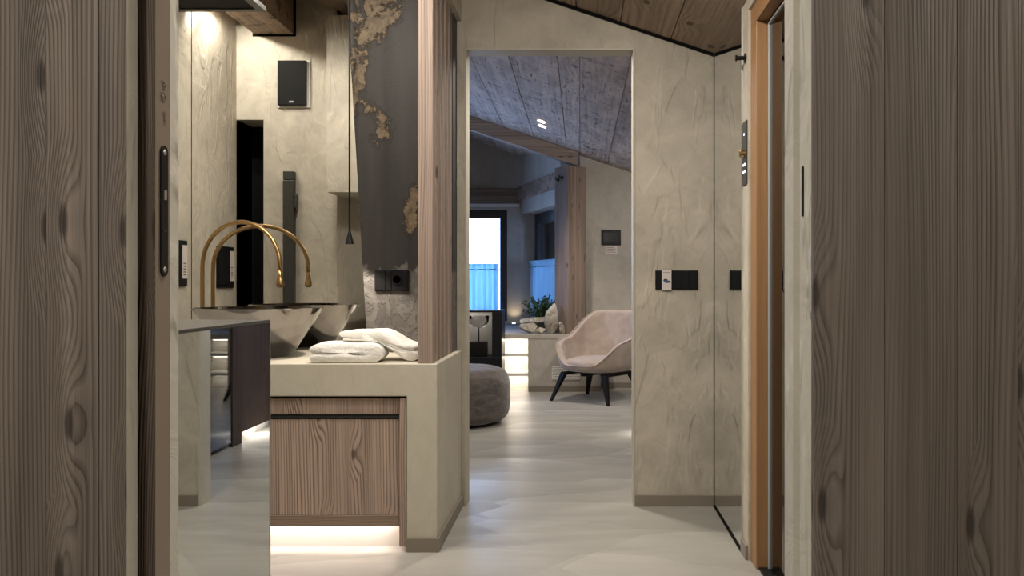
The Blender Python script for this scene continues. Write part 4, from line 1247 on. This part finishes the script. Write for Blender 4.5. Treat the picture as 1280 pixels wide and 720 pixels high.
for k in range(52):
    a = rnd.uniform(0, 2 * PI); rr = rnd.uniform(0.05, 0.21); hh = rnd.uniform(0.16, 0.34) * (1.08 - rr)
    base = Vector((-0.44, 9.86, LZ + 0.08)); tip = base + Vector((math.cos(a) * rr * 1.15, math.sin(a) * rr * 0.7, hh))
    md = base.lerp(tip, 0.5) + Vector((0, 0, 0.05))
    pts = [base.lerp(md, t).lerp(md.lerp(tip, t), t) for t in (0, 0.25, 0.5, 0.75, 1.0)]
    stm.tube(pts, 0.0025, 5)
    for t in range(13):
        f = 0.3 + 0.7 * t / 12
        p = base.lerp(md, f).lerp(md.lerp(tip, f), f)
        d = Vector((rnd.gauss(0, 1), rnd.gauss(0, 1), rnd.gauss(0.3, 0.7))).normalized()
        s_ = d.orthogonal().normalized(); L = rnd.uniform(0.026, 0.044)
        i = len(lv.v)
        lv.v += [tuple(p), tuple(p + d * L * 0.5 + s_ * L * 0.36), tuple(p + d * L), tuple(p + d * L * 0.5 - s_ * L * 0.36)]
        lv.f.append([i, i + 1, i + 2, i + 3])
stm.build('stem', 'stem', pl)
lo = lv.build('foliage', 'leafg', pl); lo['kind'] = 'stuff'

# bar cabinet along the living room's right wall (seen in the mirrored side)
KX = 0.76
kc = thing('bar_cabinet', (1.05, 6.1, 0), 'tall cabinet with black glass door and dark wood door over a lit plinth', 'cabinet')
box(KX + 0.02, RR - 0.002, 5.25, 7.15, 0.075, 1.85).build('carcass', 'cab_wood', kc)
box(KX, KX + 0.018, 5.27, 6.19, 0.03, 1.85).build('glass_door', 'glass_black', kc, bevel=0.001)
box(KX - 0.008, KX + 0.02, 6.195, 6.36, 0.0, 1.85).build('upright', 'cab_wood', kc, (KX, 6.1, 1), 0.002)
box(KX, KX + 0.018, 6.365, 7.15, 0.075, 1.85).build('wood_door', 'cab_wood', kc, (KX, 6.6, 1), 0.002)
box(KX + 0.08, KX + 0.10, 5.27, 7.15, 0.0, 0.075).build('plinth', 'white', kc)
box(KX + 0.04, KX + 0.06, 6.4, 7.1, 0.068, 0.0745).build('led_strip', 'led', kc)
light('bar_plinth_light', 'AREA', (KX + 0.045, 6.75, 0.064), 4, (1, 0.9, 0.8), kc, (KX + 0.03, 6.75, 0), 0.02, 0.7)

# ================================================================== LAMPS OUT OF VIEW (downlights added in the ceilings to light the rooms)
def downlight(x, y, z, energy, label, target=None, spot=165, blend=1.0, col=(1, 0.92, 0.81), slope=0.335, radius=0.08):
    t = thing('ceiling_downlight', (x, y, z), label, 'downlight', 'added unseen downlights')
    tilt = lambda p: Vector((x + p.x, y + p.y, z - 0.004 - slope * p.x + p.z))
    MB().lathe([(0.042, -0.005), (0.055, -0.005), (0.055, 0.0), (0.042, 0.0)], (0, 0, 0), 24, True).xf(tilt).build('ring', 'white', t)
    MB().lathe([(0.0, -0.003), (0.042, -0.003), (0.042, -0.001), (0.0, -0.001)], (0, 0, 0), 24).xf(tilt).build('lens', 'led', t)
    light('downlight_bulb', 'SPOT', (x, y, z - 0.10), energy, col, t, target or (x, y, 0), spot=spot, blend=blend, radius=radius)
downlight(-1.05, 3.30, roof(-1.05), 84, 'added unseen downlight in the bathroom boards in front of the washstand', (-1.05, 3.9, 1.0))
downlight(-1.75, 3.55, roof(-1.75), 72, 'added unseen downlight in the bathroom boards above the basin')
downlight(0.05, 2.75, roof(0.05), 66, 'added unseen downlight in the bathroom boards over the passage', (0.05, 3.9, 1.0))
downlight(-0.2, 1.95, roof(-0.2), 60, 'added unseen downlight in the bathroom boards inside the sliding door')
downlight(-1.1, 6.3, roof(-1.1), 95, 'added unseen downlight in the living room boards over the ottoman')
downlight(0.95, 7.7, roof(0.95), 62, 'added unseen downlight in the living room boards near the armchair', (0.4, 8.9, 1.0))
downlight(-0.1, 5.1, roof(-0.1), 95, 'added unseen downlight in the living room boards inside the doorway')
downlight(-0.7, -0.3, 2.5, 92, 'added unseen downlight in the lobby ceiling by the cladding', (-0.7, 0.3, 0), slope=0)
downlight(1.22, 0.92, 2.5, 62, 'added unseen downlight in the lobby ceiling near the closing jamb', slope=0)
# light strip in the slot between timber beam and left wall
ls_ = thing('cove_light_strip', (XL + 0.045, 3.2, 3.03), 'slim light strip in the slot beside the timber beam', 'light strip')
rbox('channel', 'white', (XL + 0.025, XL + 0.095, 3.07, 3.50, 3.034, 3.05), ls_, 0.001)
rbox('diffuser', 'led', (XL + 0.035, XL + 0.085, 3.07, 3.50, 3.0325, 3.0337), ls_, 0)
for yy in (3.14, 3.40):
    light('cove_light', 'SPOT', (XL + 0.060, yy, 3.022), 22, (1, 0.92, 0.80), ls_, (XL + 0.50, 2.62, 1.9), spot=150, blend=0.6, radius=0.010)
